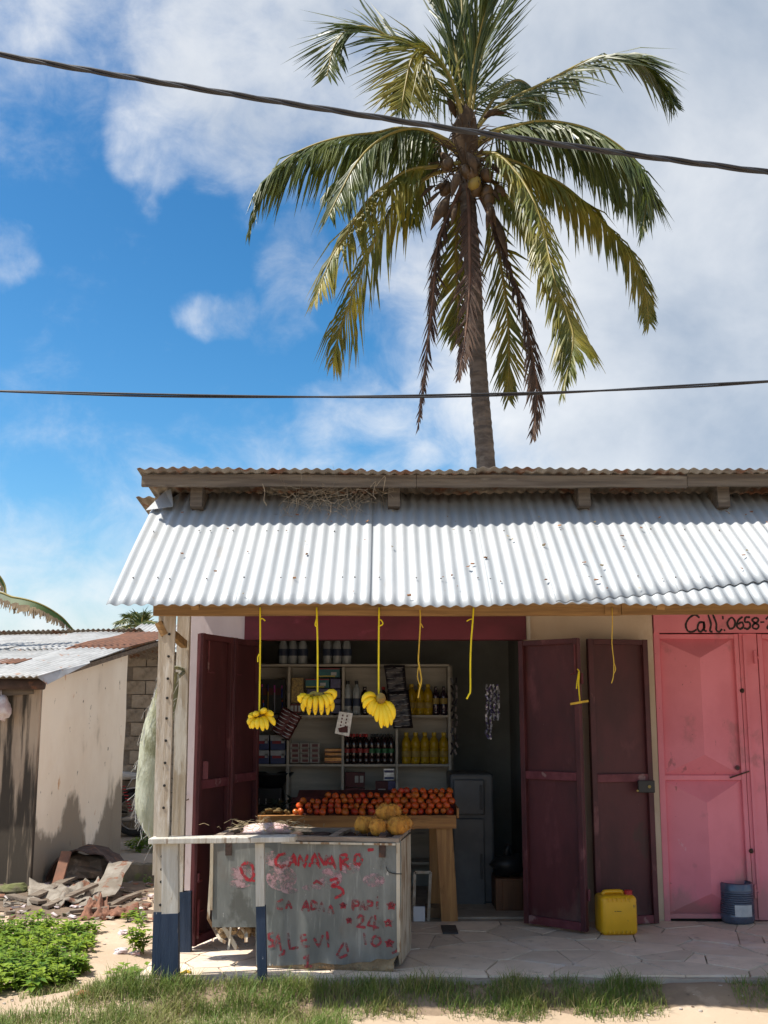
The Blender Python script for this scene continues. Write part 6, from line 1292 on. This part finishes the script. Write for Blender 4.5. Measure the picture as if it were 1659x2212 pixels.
# ================================================================== CABLES
def cable(label, pts, Y, strands, r, tw):
    t = thing('overhead_cable', label, 'cable', P(*pts[0], Y)); q = [P(u, v, Y) for u, v in pts]; c = catmull(q, 160)
    for s in range(strands):
        mb = MB(); mb.tube([p + V((0, math.cos(i * tw + s * 6.283 / strands), math.sin(i * tw + s * 6.283 / strands))) * (r * 1.05) for i, p in enumerate(c)], r, 7); mb.build('strand', 'cable', t, smooth=True)
cable('thick twisted black cable sloping across the upper sky', [(-900, -90), (-400, 38), (0, 118), (400, 187), (830, 256), (1250, 318), (1659, 372), (2100, 422), (2700, 480)], 4.2, 3, .0066, .42)
cable('thin pair of black wires across the sky above the roof', [(-900, 812), (-400, 834), (0, 845), (400, 855), (800, 857), (1150, 850), (1450, 836), (1659, 824), (2100, 795), (2700, 750)], 13.2, 2, .0125, .1)
# dead vine tangled under the roof edge
random.seed(77); mb = MB()
for i in range(150):
    u = random.triangular(560, 850, 740); v = random.triangular(1040, 1115, 1062); p = P(u, v, YR + random.uniform(-.02, .12)); pts = [p]
    d = V((random.uniform(-1, 1), random.uniform(-.2, .2), random.uniform(-.6, .3)))
    for k_ in range(4): d = d + V((random.gauss(0, .5), random.gauss(0, .15), random.gauss(-.06, .35))); pts.append(pts[-1] + d.normalized() * random.uniform(.02, .06))
    mb.tube(pts, random.choice((.0007, .001, .0014)), 3)
for pts in ([(567, 1045), (572, 1062), (570, 1080), (576, 1092)], [(812, 1050), (822, 1038), (832, 1030), (828, 1060)], [(800, 1052), (812, 1040), (806, 1066), (812, 1078)]): mb.tube(catmull([P(u, v, YR - .03) for u, v in pts], 12), .003, 4)
ws(mb.build('dead_vine', 'rootfibre'), 'tangle of dry dead vine hanging under the roof edge', 'vine', kind='stuff')
# ================================================================== GRASS AND WEEDS
random.seed(42)
def inpoly(x, y, poly):
    r = False; j = len(poly) - 1
    for i in range(len(poly)):
        xi, yi = poly[i]; xj, yj = poly[j]
        if (yi > y) != (yj > y) and x < (xj - xi) * (y - yi) / (yj - yi) + xi: r = not r
        j = i
    return r
g1 = MB(); g2 = MB()
def blade(mb, p, h, w_, lean):
    a = random.uniform(0, 6.283); s = V((math.cos(a), math.sin(a), 0)); l_ = V((math.cos(a + 1.5 + random.gauss(0, .5)), math.sin(a + 1.5), 0)) * lean
    m1 = p + ZH * h * .6 + l_ * .35; e = p + ZH * h * (1 - .3 * min(1, lean / h * .5)) + l_
    mb.add([p - s * w_ / 2, p + s * w_ / 2, m1 + s * w_ * .35, m1 - s * w_ * .35, e], [(0, 1, 2, 3), (3, 2, 4)])
def grass_area(n, x0, x1, y0, y1, hmin, hmax, dens):
    k = 0
    for _ in range(n):
        x, y = random.uniform(x0, x1), random.uniform(y0, y1); d = dens(x, y)
        if random.random() > d: continue
        h = random.uniform(hmin, hmax) * (.35 + .8 * d) * random.choice((.6, 1, 1, 1.35)); blade(g2 if random.random() < .17 else g1, V((x, y, gh(x, y) - .004)), h, random.uniform(.003, .006), h * random.uniform(.2, 1.1)); k += 1
xg0 = G(200, 2150).x; XS = G(690, 2160).x; x14, x15 = G(1395, 2150).x, G(1535, 2150).x
def dn(x, y):
    nzv = mnoise.noise(V((x * 1.6, y * 2.2, 7))) + .9 * mnoise.noise(V((x * 4.5, y * 6, 1)))
    if y > YV - .06 and x > XV0 - .03: return 0
    if x < XS + .2:                      # lush sunlit turf
        edge = .9 if x > xg0 + .3 else max(0, (x - xg0 + .5)) ; near = max(0, min(1, (7.1 - y) * 1.2 + .2))
        return max(0, min(1, edge * (.82 + 1.1 * nzv)))
    yb_ = YV - .42 + .08 * mnoise.noise(V((x * 1.5, 3, 0)))
    if y < yb_: return 0
    if x14 < x < x15: return 0
    return max(0, min(1, .86 + nzv * 1.1 - abs(y - (YV - .22)) * 1.6 - .5 * max(0, 1 - abs(x - x14) / .25) - .5 * max(0, 1 - abs(x - x15) / .25)))
grass_area(38000, xg0 - .5, XS + .2, 6.25, 7.4, .04, .11, dn)
grass_area(46000, XS + .2, 3.2, 6.3, YV, .035, .095, dn)
def dn2(x, y):
    nzv = mnoise.noise(V((x * 2.2, y * 2.2, 17))); return max(0, min(1, .15 + nzv * 1.6 + (.9 if y < 6.75 and x < -.9 else 0)))
grass_area(14000, -3.2, xg0, 6.2, 6.95, .03, .09, dn2)
ws(g1.build('grass', 'grass'), 'short green grass along the front of the veranda', 'grass', kind='stuff')
ws(g2.build('dry_grass', 'grassdry'), 'straw coloured dry blades mixed into the grass', 'grass', kind='stuff')
def weedplant(mb, st, base, h, nl, ls, spread=.5):
    for sidx in range(random.randint(2, 4)):
        a = random.uniform(0, 6.283); tip = base + V((math.cos(a) * h * spread * random.random(), math.sin(a) * h * spread * random.random(), h * random.uniform(.6, 1))); st.tube([base, base.lerp(tip, .5) + V((0, 0, .1 * h)), tip], [.004, .003, .0015], 4)
        for i in range(nl):
            t = random.uniform(.25, 1); p = base.lerp(tip, t) + V((0, 0, .1 * h * 4 * t * (1 - t) * .25)); b = random.uniform(0, 6.283); d = V((math.cos(b), math.sin(b), random.uniform(-.25, .55))).normalized(); s = d.cross(ZH).normalized(); l_ = ls * random.uniform(.6, 1.25); n_ = s.cross(d)
            p = p + d * l_ * .25
            mb.add([p, p + d * l_ * .35 + s * l_ * .33 + n_ * l_ * .07, p + d * l_ * .4 - n_ * l_ * .03, p + d * l_ * .35 - s * l_ * .33 + n_ * l_ * .07, p + d * l_ - ZH * l_ * .15], [(0, 2, 1), (0, 3, 2), (1, 2, 4), (2, 3, 4)])
wl, wst = MB(), MB()
poly = [(-120, 2120), (-120, 1985), (20, 1985), (90, 1980), (150, 1990), (195, 1992), (250, 2025), (262, 2045), (235, 2068), (200, 2085), (165, 2105), (120, 2125), (30, 2150), (-60, 2160)]
k = 0
while k < 400:
    u, v = random.uniform(-120, 262), random.uniform(1980, 2160)
    if not inpoly(u, v, poly): continue
    p = G(u, v + 14); p.z = gh(p.x, p.y)
    if mnoise.noise(V((p.x * 2.2, p.y * 1.6, 3))) < -.30: k += 1; continue
    weedplant(wl, wst, p, random.uniform(.04, .16) * (1.1 if u < 150 else .8), 9, random.uniform(.035, .07)); k += 1
ws(wl.build('weed_patch', 'weed'), 'sprawling patch of bright green leafy weeds left of the path', 'weeds', kind='stuff')
ws(wst.build('weed_stems', 'weedstem'), 'thin stems of the leafy weed patch', 'weeds', kind='stuff')
def plant(lb, u, v, h, n_, nl, ls, z=None, sp=.08):
    b = G(u, v, z or 0); b.z = gh(b.x, b.y) if z is None else z; t = thing('leafy_weed', lb, 'weed', b); a, s = MB(), MB()
    for _ in range(n_): weedplant(a, s, b + V((random.gauss(0, sp), random.gauss(0, sp * .6), 0)), h * random.uniform(.7, 1.1), nl, ls)
    a.build('leaves', 'weed', t)['kind'] = 'stuff'; s.build('stems', 'weedstem', t)['kind'] = 'stuff'
plant('leafy weed growing against the corner of the veranda step', 268, 2140, .2, 9, 9, .06, sp=.08)
plant('tall leafy weed beside the blue foot of the post', 308, 2062, .22, 5, 9, .06, sp=.05)
plant('bushy green weed behind the low mossy wall', 300, 1840, .20, 22, 12, .07, sp=.34)
plant('small green weed at the foot of the low wall', 290, 1918, .12, 3, 8, .05, sp=.12)
plant('green weed at the debris edge by the path', 275, 1990, .12, 4, 8, .05, sp=.1)
plant('leafy weed standing in the sunlit grass before the freezer', 480, 2150, .13, 8, 9, .04, sp=.07)
plant('low weed at the left edge of the sunlit turf', 228, 2158, .12, 6, 9, .035, sp=.08)
